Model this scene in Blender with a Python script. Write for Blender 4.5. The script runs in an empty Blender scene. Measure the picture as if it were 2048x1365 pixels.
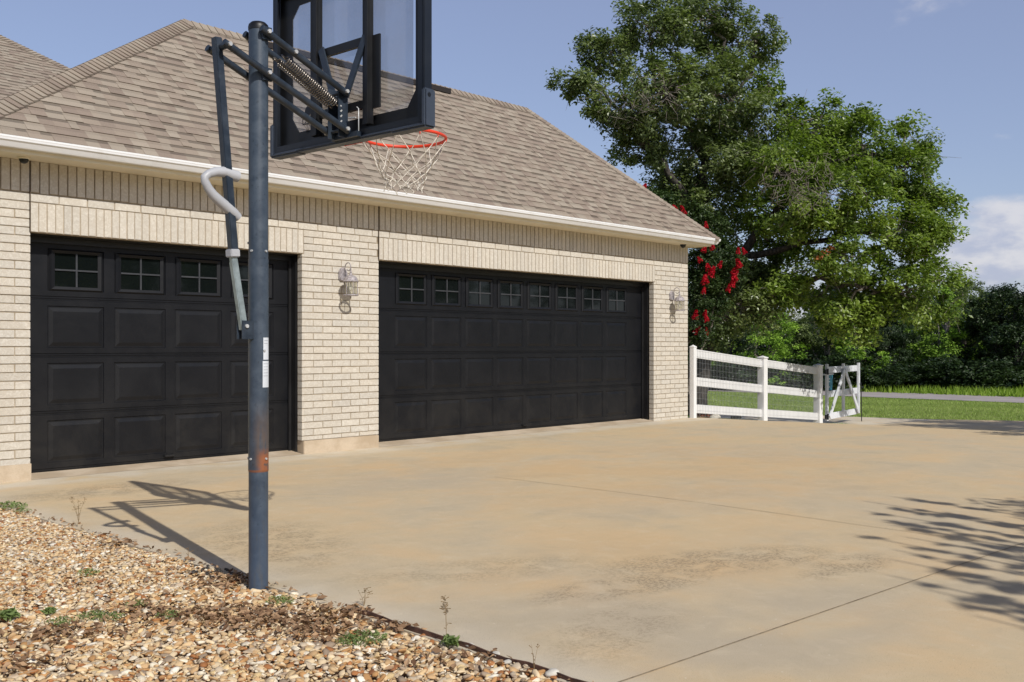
import bpy, bmesh, math, random
import numpy as np
from mathutils import Vector, Matrix
random.seed(7)
RNG = np.random.default_rng(11)
R = math.radians
SC = bpy.context.scene
COL = SC.collection

# ------------------------------------------------------------------ camera
F_PX, CX, HY = 1919.0, 1024.0, 693.0          # measured on the 2048 px wide photograph
TH = math.atan2(2900 - CX, F_PX)              # angle between the view and the garage wall
CC, SS = math.cos(TH), math.sin(TH)
EYE = 1.12
cam_data = bpy.data.cameras.new('camera')
cam = bpy.data.objects.new('camera', cam_data)
COL.objects.link(cam)
cam.location = (0, 0, EYE)
cam.rotation_euler = (R(90), 0, TH - R(90))
cam_data.sensor_width = 36.0
cam_data.lens = 36.0 * F_PX / 2048.0
cam_data.shift_y = (HY - 682.5) / 2048.0
cam_data.clip_start = 0.05
cam_data.clip_end = 2000
SC.camera = cam

# ------------------------------------------------------------------ light
SUN_TO = Vector((-0.265, -1.19, 1.0)).normalized()      # towards the sun
sun_el = math.asin(SUN_TO.z)
world = bpy.data.worlds.new('World')
SC.world = world
world.use_nodes = True
wn, wl = world.node_tree.nodes, world.node_tree.links
wn.clear()
w_out = wn.new('ShaderNodeOutputWorld')
w_bg = wn.new('ShaderNodeBackground')
w_bg.inputs['Strength'].default_value = 0.115
sky = wn.new('ShaderNodeTexSky')
sky.sky_type = 'NISHITA'
sky.sun_disc = False
sky.sun_elevation = sun_el
sky.sun_rotation = math.atan2(SUN_TO.x, SUN_TO.y)
sky.altitude = 200
sky.air_density = 1.0
sky.dust_density = 1.2
sky.ozone_density = 2.2
# clouds: noise on the view direction, kept to a low bank in the east and thin wisps overhead
w_tc = wn.new('ShaderNodeTexCoord')
w_sep = wn.new('ShaderNodeSeparateXYZ')
wl.new(w_tc.outputs['Generated'], w_sep.inputs[0])
w_map = wn.new('ShaderNodeMapping')
w_map.inputs['Scale'].default_value = (1, 1, 2.2)
wl.new(w_tc.outputs['Generated'], w_map.inputs[0])
w_no = wn.new('ShaderNodeTexNoise')
w_no.inputs['Scale'].default_value = 9.0
w_no.inputs['Detail'].default_value = 9
w_no.inputs['Roughness'].default_value = 0.55
wl.new(w_map.outputs[0], w_no.inputs['Vector'])


def wmath(op, a, b=None):
    n = wn.new('ShaderNodeMath'); n.operation = op
    for i, v in enumerate((a, b)):
        if v is None: continue
        if isinstance(v, (int, float)): n.inputs[i].default_value = v
        else: wl.new(v, n.inputs[i])
    return n.outputs[0]


def wdot(vec):
    n = wn.new('ShaderNodeVectorMath'); n.operation = 'DISTANCE'
    wl.new(w_map.outputs[0], n.inputs[0])
    n.inputs[1].default_value = vec
    return n.outputs['Value']


def pdir(px, py):
    r = (px - CX) / F_PX
    v = Vector((CC + r * SS, SS - r * CC, (HY - py) / F_PX)).normalized()
    return v


def sdir(px, py):
    v = pdir(px, py); return (v.x, v.y, v.z * 2.2)


def blob(px, py, rad, gain):
    d = wdot(sdir(px, py))
    m = wmath('SUBTRACT', 1.0, wmath('DIVIDE', d, rad))
    m = wmath('MAXIMUM', m, 0.0)
    return wmath('MULTIPLY', wmath('POWER', m, 0.5), gain)


m = wmath('MAXIMUM', blob(2030, 520, 0.110, 1.0), blob(1965, 500, 0.065, 1.0))
m = wmath('MAXIMUM', m, blob(2000, 440, 0.058, 1.05))
m = wmath('MAXIMUM', m, blob(2200, 500, 0.14, 1.0))
m = wmath('MAXIMUM', m, blob(1560, 560, 0.10, 0.7))
m = wmath('MAXIMUM', m, blob(1870, 15, 0.07, 0.42))
m = wmath('MAXIMUM', m, blob(2060, 60, 0.05, 0.38))
nz = wmath('SUBTRACT', w_no.outputs['Fac'], 0.5)
cl = wmath('ADD', wmath('MULTIPLY', nz, 2.1), wmath('SUBTRACT', wmath('MULTIPLY', m, 1.25), 0.42))
w_r = wn.new('ShaderNodeMapRange')
w_r.inputs['From Min'].default_value = 0.0
w_r.inputs['From Max'].default_value = 0.50
w_r.inputs['To Max'].default_value = 0.82
w_r.interpolation_type = 'SMOOTHSTEP'
wl.new(cl, w_r.inputs['Value'])
w_mix = wn.new('ShaderNodeMix'); w_mix.data_type = 'RGBA'
wl.new(w_r.outputs[0], w_mix.inputs['Factor'])
w_sat = wn.new('ShaderNodeMix'); w_sat.data_type = 'RGBA'
w_sat.inputs['Factor'].default_value = 0.34
wl.new(sky.outputs[0], w_sat.inputs['A'])
w_sat.inputs['B'].default_value = (3.95, 4.1, 6.3, 1)
wl.new(w_sat.outputs['Result'], w_mix.inputs['A'])
w_n2 = wn.new('ShaderNodeTexNoise'); w_n2.inputs['Scale'].default_value = 16.0
w_n2.inputs['Detail'].default_value = 8; w_n2.inputs['Roughness'].default_value = 0.55
wl.new(w_map.outputs[0], w_n2.inputs['Vector'])
w_r2 = wn.new('ShaderNodeMapRange'); w_r2.interpolation_type = 'SMOOTHSTEP'
w_r2.inputs['From Min'].default_value = 0.40; w_r2.inputs['From Max'].default_value = 0.62
wl.new(w_n2.outputs['Fac'], w_r2.inputs['Value'])
w_cc = wn.new('ShaderNodeMix'); w_cc.data_type = 'RGBA'
wl.new(w_r2.outputs[0], w_cc.inputs['Factor'])
w_cc.inputs['A'].default_value = (4.1, 4.4, 5.6, 1)
w_cc.inputs['B'].default_value = (6.4, 6.3, 6.6, 1)
wl.new(w_cc.outputs['Result'], w_mix.inputs['B'])
# a clear sky is deeper overhead; dimmed further above the view to deepen shadows
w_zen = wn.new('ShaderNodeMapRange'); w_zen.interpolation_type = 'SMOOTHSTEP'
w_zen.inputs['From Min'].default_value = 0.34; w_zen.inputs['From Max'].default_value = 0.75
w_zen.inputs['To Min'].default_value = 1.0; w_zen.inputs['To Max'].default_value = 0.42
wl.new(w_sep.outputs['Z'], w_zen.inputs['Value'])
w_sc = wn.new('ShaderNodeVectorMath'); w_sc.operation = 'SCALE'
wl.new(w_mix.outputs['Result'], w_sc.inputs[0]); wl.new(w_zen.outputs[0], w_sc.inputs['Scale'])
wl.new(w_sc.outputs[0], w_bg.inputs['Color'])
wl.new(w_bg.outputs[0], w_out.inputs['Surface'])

sun_data = bpy.data.lights.new('sun', 'SUN')
sun_data.energy = 3.95
sun_data.angle = R(0.53)
sun_data.color = (1.0, 0.955, 0.88)
sun = bpy.data.objects.new('sun', sun_data)
COL.objects.link(sun)
sun.rotation_euler = (-SUN_TO).to_track_quat('-Z', 'Y').to_euler()
sun.location = (-5, -20, 20)

SC.view_settings.view_transform = 'Standard'
SC.view_settings.look = 'None'
SC.view_settings.exposure = 0.0
SC.view_settings.gamma = 1.0
SC.cycles.max_bounces = 8
SC.cycles.diffuse_bounces = 5
SC.cycles.transparent_max_bounces = 12


# ------------------------------------------------------------------ helpers
def at(px, py, d):
    """a point at depth d (metres along the view) for a pixel of the 2048 wide photograph"""
    r = (px - CX) / F_PX
    return Vector(((CC + r * SS) * d, (SS - r * CC) * d, EYE + (HY - py) / F_PX * d))


def gz(x, y):
    """height of the ground: flat slab, falling away past the fence"""
    z = -0.015 * np.clip(np.asarray(y, float) - 4, 0, 5)
    x = np.asarray(x, float)
    def seg(a, b, drop):
        return -drop * np.clip((x - a) / (b - a), 0, 1)
    return z + seg(13.7, 18.3, 0.43) + seg(18.3, 41, 0.50) + seg(41, 60, 0.12)


class MB:
    """collects shapes, then links them as ONE mesh object"""
    def __init__(s):
        s.v, s.f, s.m, s.c = [], [], [], []
        s.sm = []

    def add(s, vs, fs, mi=0, col=None, smooth=False):
        o = len(s.v)
        s.v += [tuple(p) for p in vs]
        for f in fs:
            s.f.append(tuple(i + o for i in f)); s.m.append(mi)
            s.c.append(col); s.sm.append(smooth)

    def box(s, c, d, rot=None, mi=0, col=None, bev=0.0):
        hx, hy, hz = d[0] / 2, d[1] / 2, d[2] / 2
        M = rot if rot is not None else Matrix.Identity(3)
        if bev <= 0:
            vs = [Vector((x * hx, y * hy, z * hz)) for x in (-1, 1) for y in (-1, 1) for z in (-1, 1)]
            fs = [(0, 1, 3, 2), (4, 6, 7, 5), (0, 4, 5, 1), (2, 3, 7, 6), (0, 2, 6, 4), (1, 5, 7, 3)]
        else:
            bm = bmesh.new()
            bmesh.ops.create_cube(bm, size=1.0)
            bmesh.ops.scale(bm, vec=d, verts=bm.verts)
            bmesh.ops.bevel(bm, geom=bm.edges[:], offset=bev, segments=2, affect='EDGES', clamp_overlap=True)
            bm.verts.ensure_lookup_table()
            vs = [v.co.copy() for v in bm.verts]
            fs = [[v.index for v in f.verts] for f in bm.faces]
            bm.free()
        c = Vector(c)
        s.add([M @ v + c for v in vs], fs, mi, col)

    def bar(s, a, b, w, h, up=(0, 0, 1), mi=0, bev=0.0, col=None):
        a, b = Vector(a), Vector(b)
        z = (b - a); L = z.length; z.normalize()
        y = Vector(up); x = y.cross(z)
        if x.length < 1e-5: x = Vector((1, 0, 0)).cross(z)
        x.normalize(); y = z.cross(x)
        M = Matrix((x, y, z)).transposed()
        s.box((a + b) / 2, (w, h, L), M, mi, col, bev)

    def tube(s, pts, rad, n=8, cap=True, mi=0, closed=False, smooth=True):
        pts = [Vector(p) for p in pts]
        if not hasattr(rad, '__len__'): rad = [rad] * len(pts)
        t0 = (pts[1] - pts[0]).normalized()
        up = Vector((0, 0, 1)) if abs(t0.z) < 0.9 else Vector((1, 0, 0))
        x = up.cross(t0).normalized()
        vs = []
        N = len(pts)
        for i, p in enumerate(pts):
            if closed: t = pts[(i + 1) % N] - pts[i - 1]
            elif i == 0: t = pts[1] - p
            elif i == N - 1: t = p - pts[i - 1]
            else: t = pts[i + 1] - pts[i - 1]
            t.normalize()
            x = (x - t * x.dot(t))
            if x.length < 1e-6: x = t.orthogonal()
            x.normalize()
            y = t.cross(x)
            for k in range(n):
                a = 2 * math.pi * k / n
                vs.append(p + (x * math.cos(a) + y * math.sin(a)) * rad[i])
        fs = []
        for i in range(N if closed else N - 1):
            j = (i + 1) % N
            for k in range(n):
                k2 = (k + 1) % n
                fs.append((i * n + k, i * n + k2, j * n + k2, j * n + k))
        s.add(vs, fs, mi, None, smooth)
        if cap and not closed:
            s.add(vs[:n], [tuple(range(n))[::-1]], mi)
            s.add(vs[(N - 1) * n:], [tuple(range(n))], mi)

    def lathe(s, c, prof, n=20, mi=0, smooth=True, axis=None, cap=True):
        """prof: list of (r, z)"""
        c = Vector(c)
        vs = []
        for r, z in prof:
            for k in range(n):
                a = 2 * math.pi * k / n
                v = Vector((r * math.cos(a), r * math.sin(a), z))
                if axis is not None: v = axis @ v
                vs.append(c + v)
        fs = []
        for i in range(len(prof) - 1):
            for k in range(n):
                k2 = (k + 1) % n
                fs.append((i * n + k, i * n + k2, (i + 1) * n + k2, (i + 1) * n + k))
        s.add(vs, fs, mi, None, smooth)
        for idx, flip in ((0, True), (len(prof) - 1, False)):
            if cap and prof[idx][0] > 1e-4:
                f = tuple(range(n))
                s.add(vs[idx * n:(idx + 1) * n], [f[::-1] if flip else f], mi)

    def build(s, name, mats, parent=None, loc=None):
        me = bpy.data.meshes.new(name)
        me.from_pydata(s.v, [], s.f)
        if not isinstance(mats, (list, tuple)): mats = [mats]
        for m_ in mats: me.materials.append(m_)
        me.polygons.foreach_set('material_index', s.m)
        me.polygons.foreach_set('use_smooth', s.sm)
        if any(c is not None for c in s.c):
            at_ = me.attributes.new('tint', 'FLOAT_COLOR', 'FACE')
            buf = []
            for c in s.c:
                c = c if c is not None else (1, 1, 1)
                buf += [c[0], c[1], c[2], 1.0]
            at_.data.foreach_set('color', buf)
        me.update()
        o = bpy.data.objects.new(name, me)
        COL.objects.link(o)
        if loc is not None:
            me.transform(Matrix.Translation(-Vector(loc)))
            o.location = loc
        if parent is not None:
            put_under(o, parent)
        return o


def put_under(o, parent):
    o.parent = parent
    o.matrix_parent_inverse = Matrix.Translation(-parent_loc(parent))


def parent_loc(p):
    v = Vector(p.location)
    q = p.parent
    while q is not None:
        v = v + Vector(q.location) - parent_loc(q) if False else v
        q = None
    return v


def tag(o, label=None, cat=None, group=None, kind=None):
    if label: o['label'] = label
    if cat: o['category'] = cat
    if group: o['group'] = group
    if kind: o['kind'] = kind
    return o


def thing(name, label, cat, loc=(0, 0, 0), group=None):
    o = bpy.data.objects.new(name, None)
    o.empty_display_size = 0.2
    COL.objects.link(o)
    o.location = loc
    return tag(o, label, cat, group)


def np_mesh(name, verts, faces_k, nface, mats, attrs=None, matidx=None, smooth=False):
    """verts (N,3); faces_k (M,k) int array of equal-size polygons"""
    me = bpy.data.meshes.new(name)
    k = faces_k.shape[1]
    me.vertices.add(len(verts)); me.vertices.foreach_set('co', verts.astype(np.float32).ravel())
    me.loops.add(faces_k.size); me.loops.foreach_set('vertex_index', faces_k.astype(np.int32).ravel())
    me.polygons.add(len(faces_k))
    me.polygons.foreach_set('loop_start', (np.arange(len(faces_k)) * k).astype(np.int32))
    me.polygons.foreach_set('loop_total', np.full(len(faces_k), k, np.int32))
    if not isinstance(mats, (list, tuple)): mats = [mats]
    for m_ in mats: me.materials.append(m_)
    if matidx is not None: me.polygons.foreach_set('material_index', matidx.astype(np.int32))
    me.polygons.foreach_set('use_smooth', np.full(len(faces_k), smooth))
    if attrs:
        for an, (dom, arr) in attrs.items():
            if arr.ndim == 1:
                a = me.attributes.new(an, 'FLOAT', dom); a.data.foreach_set('value', arr.astype(np.float32))
            else:
                a = me.attributes.new(an, 'FLOAT_COLOR', dom)
                a.data.foreach_set('color', np.c_[arr, np.ones(len(arr))].astype(np.float32).ravel())
    me.update(calc_edges=True)
    me.validate()
    return me


def link_me(name, me, parent=None, loc=None):
    o = bpy.data.objects.new(name, me)
    COL.objects.link(o)
    if loc is not None: o.location = loc
    if parent is not None: put_under(o, parent)
    return o


# ------------------------------------------------------------------ materials
class NT:
    def __init__(s, name):
        s.m = bpy.data.materials.new(name); s.m.use_nodes = True
        s.n, s.l = s.m.node_tree.nodes, s.m.node_tree.links
        s.b = s.n['Principled BSDF']; s.out = s.n['Material Output']

    def node(s, t, **kw):
        n = s.n.new(t)
        for k, v in kw.items(): setattr(n, k, v)
        return n

    def set(s, n, key, v):
        if v is None: return
        if hasattr(v, 'is_linked') or isinstance(v, bpy.types.NodeSocket): s.l.new(v, n.inputs[key])
        else: n.inputs[key].default_value = v

    def coords(s, kind='Object', scale=None, rot=None, loc=None):
        t = s.node('ShaderNodeTexCoord')
        o = t.outputs[kind]
        if scale or rot or loc:
            mp = s.node('ShaderNodeMapping')
            s.l.new(o, mp.inputs[0])
            if scale: mp.inputs['Scale'].default_value = scale
            if rot: mp.inputs['Rotation'].default_value = rot
            if loc: mp.inputs['Location'].default_value = loc
            o = mp.outputs[0]
        return o

    def pos(s):
        return s.node('ShaderNodeNewGeometry').outputs['Position']

    def noise(s, vec, scale=5, detail=4, rough=0.5, dist=0.0, out='Fac'):
        n = s.node('ShaderNodeTexNoise')
        s.l.new(vec, n.inputs['Vector'])
        n.inputs['Scale'].default_value = scale; n.inputs['Detail'].default_value = detail
        n.inputs['Roughness'].default_value = rough; n.inputs['Distortion'].default_value = dist
        return n.outputs[out]

    def vor(s, vec, scale=5, feature='F1', out='Distance'):
        n = s.node('ShaderNodeTexVoronoi', feature=feature)
        s.l.new(vec, n.inputs['Vector']); n.inputs['Scale'].default_value = scale
        return n.outputs[out]

    def rng(s, v, a, b, c=0.0, d=1.0, smooth=True):
        n = s.node('ShaderNodeMapRange')
        if smooth: n.interpolation_type = 'SMOOTHSTEP'
        s.l.new(v, n.inputs['Value'])
        n.inputs['From Min'].default_value = a; n.inputs['From Max'].default_value = b
        n.inputs['To Min'].default_value = c; n.inputs['To Max'].default_value = d
        return n.outputs[0]

    def math(s, op, a, b=None, c=None):
        n = s.node('ShaderNodeMath', operation=op)
        for i, v in enumerate((a, b, c)): s.set(n, i, v)
        return n.outputs[0]

    def mix(s, f, a, b, mode='MIX'):
        n = s.node('ShaderNodeMix', data_type='RGBA', blend_type=mode)
        for k, v in (('Factor', f), ('A', a), ('B', b)):
            if isinstance(v, tuple) and len(v) == 3: v = v + (1.0,)
            s.set(n, k, v)
        return n.outputs['Result']

    def attr(s, name, out='Color'):
        n = s.node('ShaderNodeAttribute'); n.attribute_name = name
        return n.outputs[out]

    def sep(s, v):
        n = s.node('ShaderNodeSeparateXYZ'); s.l.new(v, n.inputs[0]); return n.outputs

    def bump(s, h, strength=0.3, dist=0.01):
        n = s.node('ShaderNodeBump'); n.inputs['Strength'].default_value = strength
        n.inputs['Distance'].default_value = dist
        s.l.new(h, n.inputs['Height']); s.l.new(n.outputs[0], s.b.inputs['Normal'])

    def fin(s, col=None, rough=None, metal=None, spec=None):
        if isinstance(col, tuple) and len(col) == 3: col = col + (1.0,)
        s.set(s.b, 'Base Color', col); s.set(s.b, 'Roughness', rough)
        s.set(s.b, 'Metallic', metal); s.set(s.b, 'Specular IOR Level', spec)
        return s.m


def sr(r, g, b):
    def f(c):
        c /= 255.0
        return c / 12.92 if c <= 0.04045 else ((c + 0.055) / 1.055) ** 2.4
    return (f(r), f(g), f(b))


M = {}


def plain(name, col, rough=0.5, metal=0.0, var=0.15, scale=8, bump=0.0):
    t = NT(name)
    v = t.coords('Object')
    n = t.noise(v, scale, 6, 0.6)
    k = t.rng(n, 0.3, 0.7, 1 - var, 1 + var)
    c = t.mix(1.0, col, (1, 1, 1), 'MULTIPLY')
    mul = t.node('ShaderNodeVectorMath', operation='SCALE')
    t.l.new(c, mul.inputs[0]); t.l.new(k, mul.inputs['Scale'])
    t.l.new(mul.outputs[0], t.b.inputs['Base Color'])
    r = t.rng(n, 0.3, 0.7, rough * 0.85, min(1, rough * 1.15))
    t.l.new(r, t.b.inputs['Roughness'])
    t.b.inputs['Metallic'].default_value = metal
    if bump: t.bump(t.noise(v, scale * 6, 5), bump, 0.004)
    M[name] = t.m
    return t.m


# concrete slab ------------------------------------------------------------
t = NT('concrete_slab')
p = t.pos()
big = t.noise(p, 0.45, 5, 0.55, 0.6)
mid = t.noise(p, 1.7, 6, 0.6, 0.3)
mp = t.node('ShaderNodeMapping'); t.l.new(p, mp.inputs[0]); mp.inputs['Scale'].default_value = (1, 1, 1)
fine = t.noise(p, 45, 6, 0.75)
grain = t.noise(p, 260, 3, 0.7)
c = t.mix(t.rng(big, 0.38, 0.62), sr(196, 179, 150), sr(203, 181, 145))
c = t.mix(t.math('MULTIPLY', t.rng(mid, 0.46, 0.68), 0.55), c, sr(210, 180, 138))
c = t.mix(t.math('MULTIPLY', t.rng(mid, 0.5, 0.28), 0.5), c, sr(176, 164, 142))
xyz = t.sep(p)


def ell(t, xyz, cx, cy, rx, ry, ang=0.0):
    ca, sa = math.cos(ang), math.sin(ang)
    dx = t.math('SUBTRACT', xyz[0], cx); dy = t.math('SUBTRACT', xyz[1], cy)
    u = t.math('DIVIDE', t.math('ADD', t.math('MULTIPLY', dx, ca), t.math('MULTIPLY', dy, sa)), rx)
    v = t.math('DIVIDE', t.math('SUBTRACT', t.math('MULTIPLY', dy, ca), t.math('MULTIPLY', dx, sa)), ry)
    q = t.math('ADD', t.math('MULTIPLY', u, u), t.math('MULTIPLY', v, v))
    return t.rng(q, 1.0, 0.0)


# orange iron staining, strongest in a band across the middle of the slab
om = t.math('MAXIMUM', ell(t, xyz, 4.2, 3.0, 1.5, 1.0, 0.3), ell(t, xyz, 7.4, 5.2, 3.2, 2.4, 0.4))
om = t.math('MAXIMUM', om, ell(t, xyz, 6.2, 7.3, 2.6, 1.0, 0))
om = t.math('MULTIPLY', om, t.rng(t.noise(p, 1.1, 6, 0.6, 0.4), 0.3, 0.62))
c = t.mix(t.math('MULTIPLY', om, 0.42), c, sr(206, 170, 122))
# grey worn areas
gm = t.math('MAXIMUM', ell(t, xyz, 3.0, 2.6, 1.1, 1.0, 0), ell(t, xyz, 3.3, 1.9, 1.3, .6, 0))
gm = t.math('MAXIMUM', gm, ell(t, xyz, 5.2, 6.4, 1.6, 0.9, .2))
gm = t.math('MULTIPLY', gm, t.rng(t.noise(p, 1.5, 6, 0.6, 0.4), 0.3, 0.6))
c = t.mix(t.math('MULTIPLY', gm, 0.6), c, sr(181, 168, 147))
# pale band by the garage doors and along the gravel
pw = t.math('MAXIMUM', t.rng(xyz[1], 8.45, 8.75), t.math('MULTIPLY', t.rng(xyz[0], 2.75, 2.42), 0.8))
pw = t.math('MULTIPLY', pw, t.rng(t.noise(p, 3.0, 5), 0.25, 0.6))
c = t.mix(t.math('MULTIPLY', pw, 0.75), c, sr(206, 197, 180))
# black mildew scour where the top paste has gone: speckled
sm_ = t.math('MAXIMUM', ell(t, xyz, 4.35, 2.72, .95, 0.34, -0.42), ell(t, xyz, 3.6, 2.75, 0.7, 0.22, -.25))
sm_ = t.math('MAXIMUM', sm_, ell(t, xyz, 4.7, 2.2, 0.5, 0.2, 0))
sm_ = t.math('MAXIMUM', sm_, t.math('MULTIPLY', ell(t, xyz, 3.0, 4.9, 0.55, 1.1, -.35), 0.8))
sm_ = t.math('MAXIMUM', sm_, t.math('MULTIPLY', ell(t, xyz, 3.3, 7.9, 1.0, 0.5, 0.0), 0.85))
sm_ = t.math('MAXIMUM', sm_, t.math('MULTIPLY', ell(t, xyz, 3.0, 2.35, 0.6, 0.28, 0.3), 0.55))
sm_ = t.math('MAXIMUM', sm_, t.math('MULTIPLY', ell(t, xyz, 3.3, 3.5, 0.9, 0.3, -0.5), 0.6))
edge = t.math('MULTIPLY', sm_, t.rng(t.noise(p, 5.5, 6, 0.65, 0.5), 0.36, 0.56))
spk = t.rng(t.noise(p, 48, 6, 0.85), 0.45, 0.58)
st = t.math('MULTIPLY', edge, t.math('ADD', t.math('MULTIPLY', spk, 0.95), 0.12))
c = t.mix(t.math('MINIMUM', t.math('MULTIPLY', st, 0.80), 0.7), c, sr(128, 112, 90))
# aggregate salt and pepper
c = t.mix(t.rng(fine, 0.55, 0.8, 0, 0.25), c, sr(150, 130, 100))
c = t.mix(t.rng(grain, 0.55, 0.8, 0, 0.45), c, sr(222, 205, 175))
c = t.mix(t.rng(grain, 0.47, 0.27, 0, 0.6), c, sr(135, 116, 92))
pit = t.vor(p, 70)
c = t.mix(t.math('MULTIPLY', t.rng(pit, 0.16, 0.05), t.rng(t.noise(p, 2.0, 4), 0.45, 0.6, 0.1, 0.7)), c, sr(120, 104, 84))
spot = t.vor(p, 9)
c = t.mix(t.rng(spot, 0.045, 0.02, 0, 0.55), c, sr(228, 220, 205))
wash = t.noise(p, 7, 8, 0.7, 0.6)
c = t.mix(t.rng(wash, 0.5, 0.75, 0, 0.22), c, sr(168, 150, 122))
c = t.mix(t.rng(wash, 0.5, 0.3, 0, 0.22), c, sr(216, 200, 172))
c = t.mix(1.0, c, (1.02, 1.03, 1.045), 'MULTIPLY')
t.bump(t.math('ADD', t.math('MULTIPLY', grain, 0.6), fine), 0.35, 0.004)
M['slab'] = t.fin(c, 0.85, spec=0.3)

t = NT('concrete_base')
p = t.pos()
c = t.mix(t.rng(t.noise(p, 3, 6, 0.6), 0.35, 0.65), sr(196, 180, 158), sr(174, 156, 132))
c = t.mix(t.rng(t.noise(p, 120, 3, 0.7), 0.5, 0.75, 0, 0.4), c, sr(150, 132, 110))
t.bump(t.noise(p, 80, 4), 0.3, 0.004)
M['base'] = t.fin(c, 0.9)

plain('joint_fill', sr(84, 72, 58), 0.9, var=0.3, scale=20)
t = NT('saw_joint')
p = t.pos()
c = t.mix(t.rng(t.noise(p, 9, 5, 0.8), 0.42, 0.62), sr(166, 149, 122), sr(116, 101, 80))
M['joint'] = t.fin(c, 0.95)
# bricks ---------------------------------------------------------------------
t = NT('cream_brick')
p = t.pos()
tint = t.attr('tint')
n1 = t.noise(p, 26, 6, 0.65, 1.4)
n2 = t.noise(p, 180, 3, 0.7)
c = t.mix(t.rng(n1, 0.42, 0.62), (0.530, 0.485, 0.415), (0.600, 0.562, 0.495))
c = t.mix(t.rng(n1, 0.60, 0.68, 0, 0.55), c, (0.67, 0.63, 0.555))
c = t.mix(t.rng(n2, 0.6, 0.8, 0, 0.3), c, (0.42, 0.34, 0.25))
c = t.mix(1.0, c, tint, 'MULTIPLY')
t.bump(t.math('ADD', n1, t.math('MULTIPLY', n2, 0.3)), 0.5, 0.006)
M['brick'] = t.fin(c, 0.88, spec=0.25)
t = NT('mortar')
p = t.pos()
c = t.mix(t.rng(t.noise(p, 14, 5), 0.3, 0.7), sr(176, 162, 141), sr(150, 136, 116))
t.bump(t.noise(p, 150, 4), 0.4, 0.004)
M['mortar'] = t.fin(c, 0.95)
t = NT('brickwork_plain')
tc = t.coords('Object')
mpn = t.node('ShaderNodeMapping'); t.l.new(tc, mpn.inputs[0]); mpn.inputs['Rotation'].default_value = (R(90), 0, R(90))
bt = t.node('ShaderNodeTexBrick'); t.l.new(mpn.outputs[0], bt.inputs['Vector'])
bt.inputs['Scale'].default_value = 1.0
bt.inputs['Brick Width'].default_value = 0.254; bt.inputs['Row Height'].default_value = 0.0762
bt.inputs['Mortar Size'].default_value = 0.005
bt.inputs['Color1'].default_value = (0.60, 0.52, 0.41, 1); bt.inputs['Color2'].default_value = (0.66, 0.59, 0.48, 1)
bt.inputs['Mortar'].default_value = sr(170, 152, 127) + (1,)
M['brick_far'] = t.fin(bt.outputs['Color'], 0.9)

# shingles --------------------------------------------------------------------
t = NT('asphalt_shingle')
p = t.pos()
tint = t.attr('tint')
gr = t.noise(p, 330, 2, 0.8)
pat = t.noise(p, 2.2, 5, 0.6)
c = t.mix(1.0, tint, (1, 1, 1), 'MULTIPLY')
c = t.mix(t.rng(gr, 0.5, 0.78, 0, 0.5), c, (0.50, 0.43, 0.36))
c = t.mix(t.rng(gr, 0.48, 0.25, 0, 0.5), c, (0.11, 0.085, 0.07))
c = t.mix(t.rng(pat, 0.4, 0.75, 0, 0.22), c, (0.24, 0.195, 0.155))
t.bump(gr, 0.5, 0.003)
M['shingle'] = t.fin(c, 0.92, spec=0.2)
plain('shingle_dark', (0.018, 0.014, 0.014), 0.95, var=0.3, scale=30)

t = NT('white_gutter')
p = t.pos()
c = t.mix(t.rng(t.noise(p, 4, 6, 0.7), 0.45, 0.75, 0, 0.35), sr(230, 231, 232), sr(196, 190, 180))
M['gutter'] = t.fin(c, 0.35)
plain('cream_trim', sr(228, 219, 196), 0.55, var=0.05, scale=3)
# garage door paint: satin black steel with faint wood grain and dust
t = NT('black_door_paint')
p = t.pos()
mpn = t.node('ShaderNodeMapping'); t.l.new(p, mpn.inputs[0]); mpn.inputs['Scale'].default_value = (3, 3, 60)
wg = t.noise(mpn.outputs[0], 6, 5, 0.6, 0.5)
dust = t.noise(p, 2.3, 7, 0.7, 0.4)
zz = t.sep(p)[2]
c = t.mix(t.rng(dust, 0.42, 0.75, 0, 0.35), (0.0045, 0.0052, 0.0075), (0.008, 0.0086, 0.011))
c = t.mix(t.math('MULTIPLY', t.rng(dust, 0.35, 0.7), t.rng(zz, 0.9, 0.0)), c, (0.0145, 0.0135, 0.0130))
t.l.new(t.rng(dust, 0.3, 0.7, 0.40, 0.56), t.b.inputs['Roughness'])
t.bump(wg, 0.18, 0.003)
M['door'] = t.fin(c, None, spec=0.32)
plain('black_trim', (0.011, 0.011, 0.012), 0.42, var=0.2, scale=3)
plain('door_line', (0.045, 0.047, 0.053), 0.35, var=0.1)
t = NT('dark_glass')
M['glass_dark'] = t.fin((0.005, 0.007, 0.007), 0.04, spec=0.45)
# hoop ------------------------------------------------------------------------
t = NT('hoop_steel')
p = t.pos()
n = t.noise(p, 18, 6, 0.65)
c = t.mix(t.rng(n, 0.35, 0.7), (0.017, 0.026, 0.041), (0.032, 0.045, 0.066))
c = t.mix(t.rng(t.noise(p, 60, 3), 0.62, 0.7, 0, 0.6), c, (0.02, 0.025, 0.035))
t.l.new(t.rng(n, 0.3, 0.7, 0.35, 0.5), t.b.inputs['Roughness'])
M['steel'] = t.fin(c, None, 0.0, 0.5)
t = NT('pole_steel_rusty')
p = t.pos()
q = t.sep(p)
n = t.noise(p, 14, 7, 0.65, 0.3)
mpn = t.node('ShaderNodeMapping'); t.l.new(p, mpn.inputs[0]); mpn.inputs['Scale'].default_value = (14, 14, 2.5)
stn = t.noise(mpn.outputs[0], 3, 5, 0.6)
c = t.mix(t.rng(n, 0.35, 0.7), (0.036, 0.053, 0.080), (0.064, 0.087, 0.120))
c = t.mix(t.rng(t.noise(p, 75, 3), 0.63, 0.7, 0, 0.7), c, (0.02, 0.03, 0.045))
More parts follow.
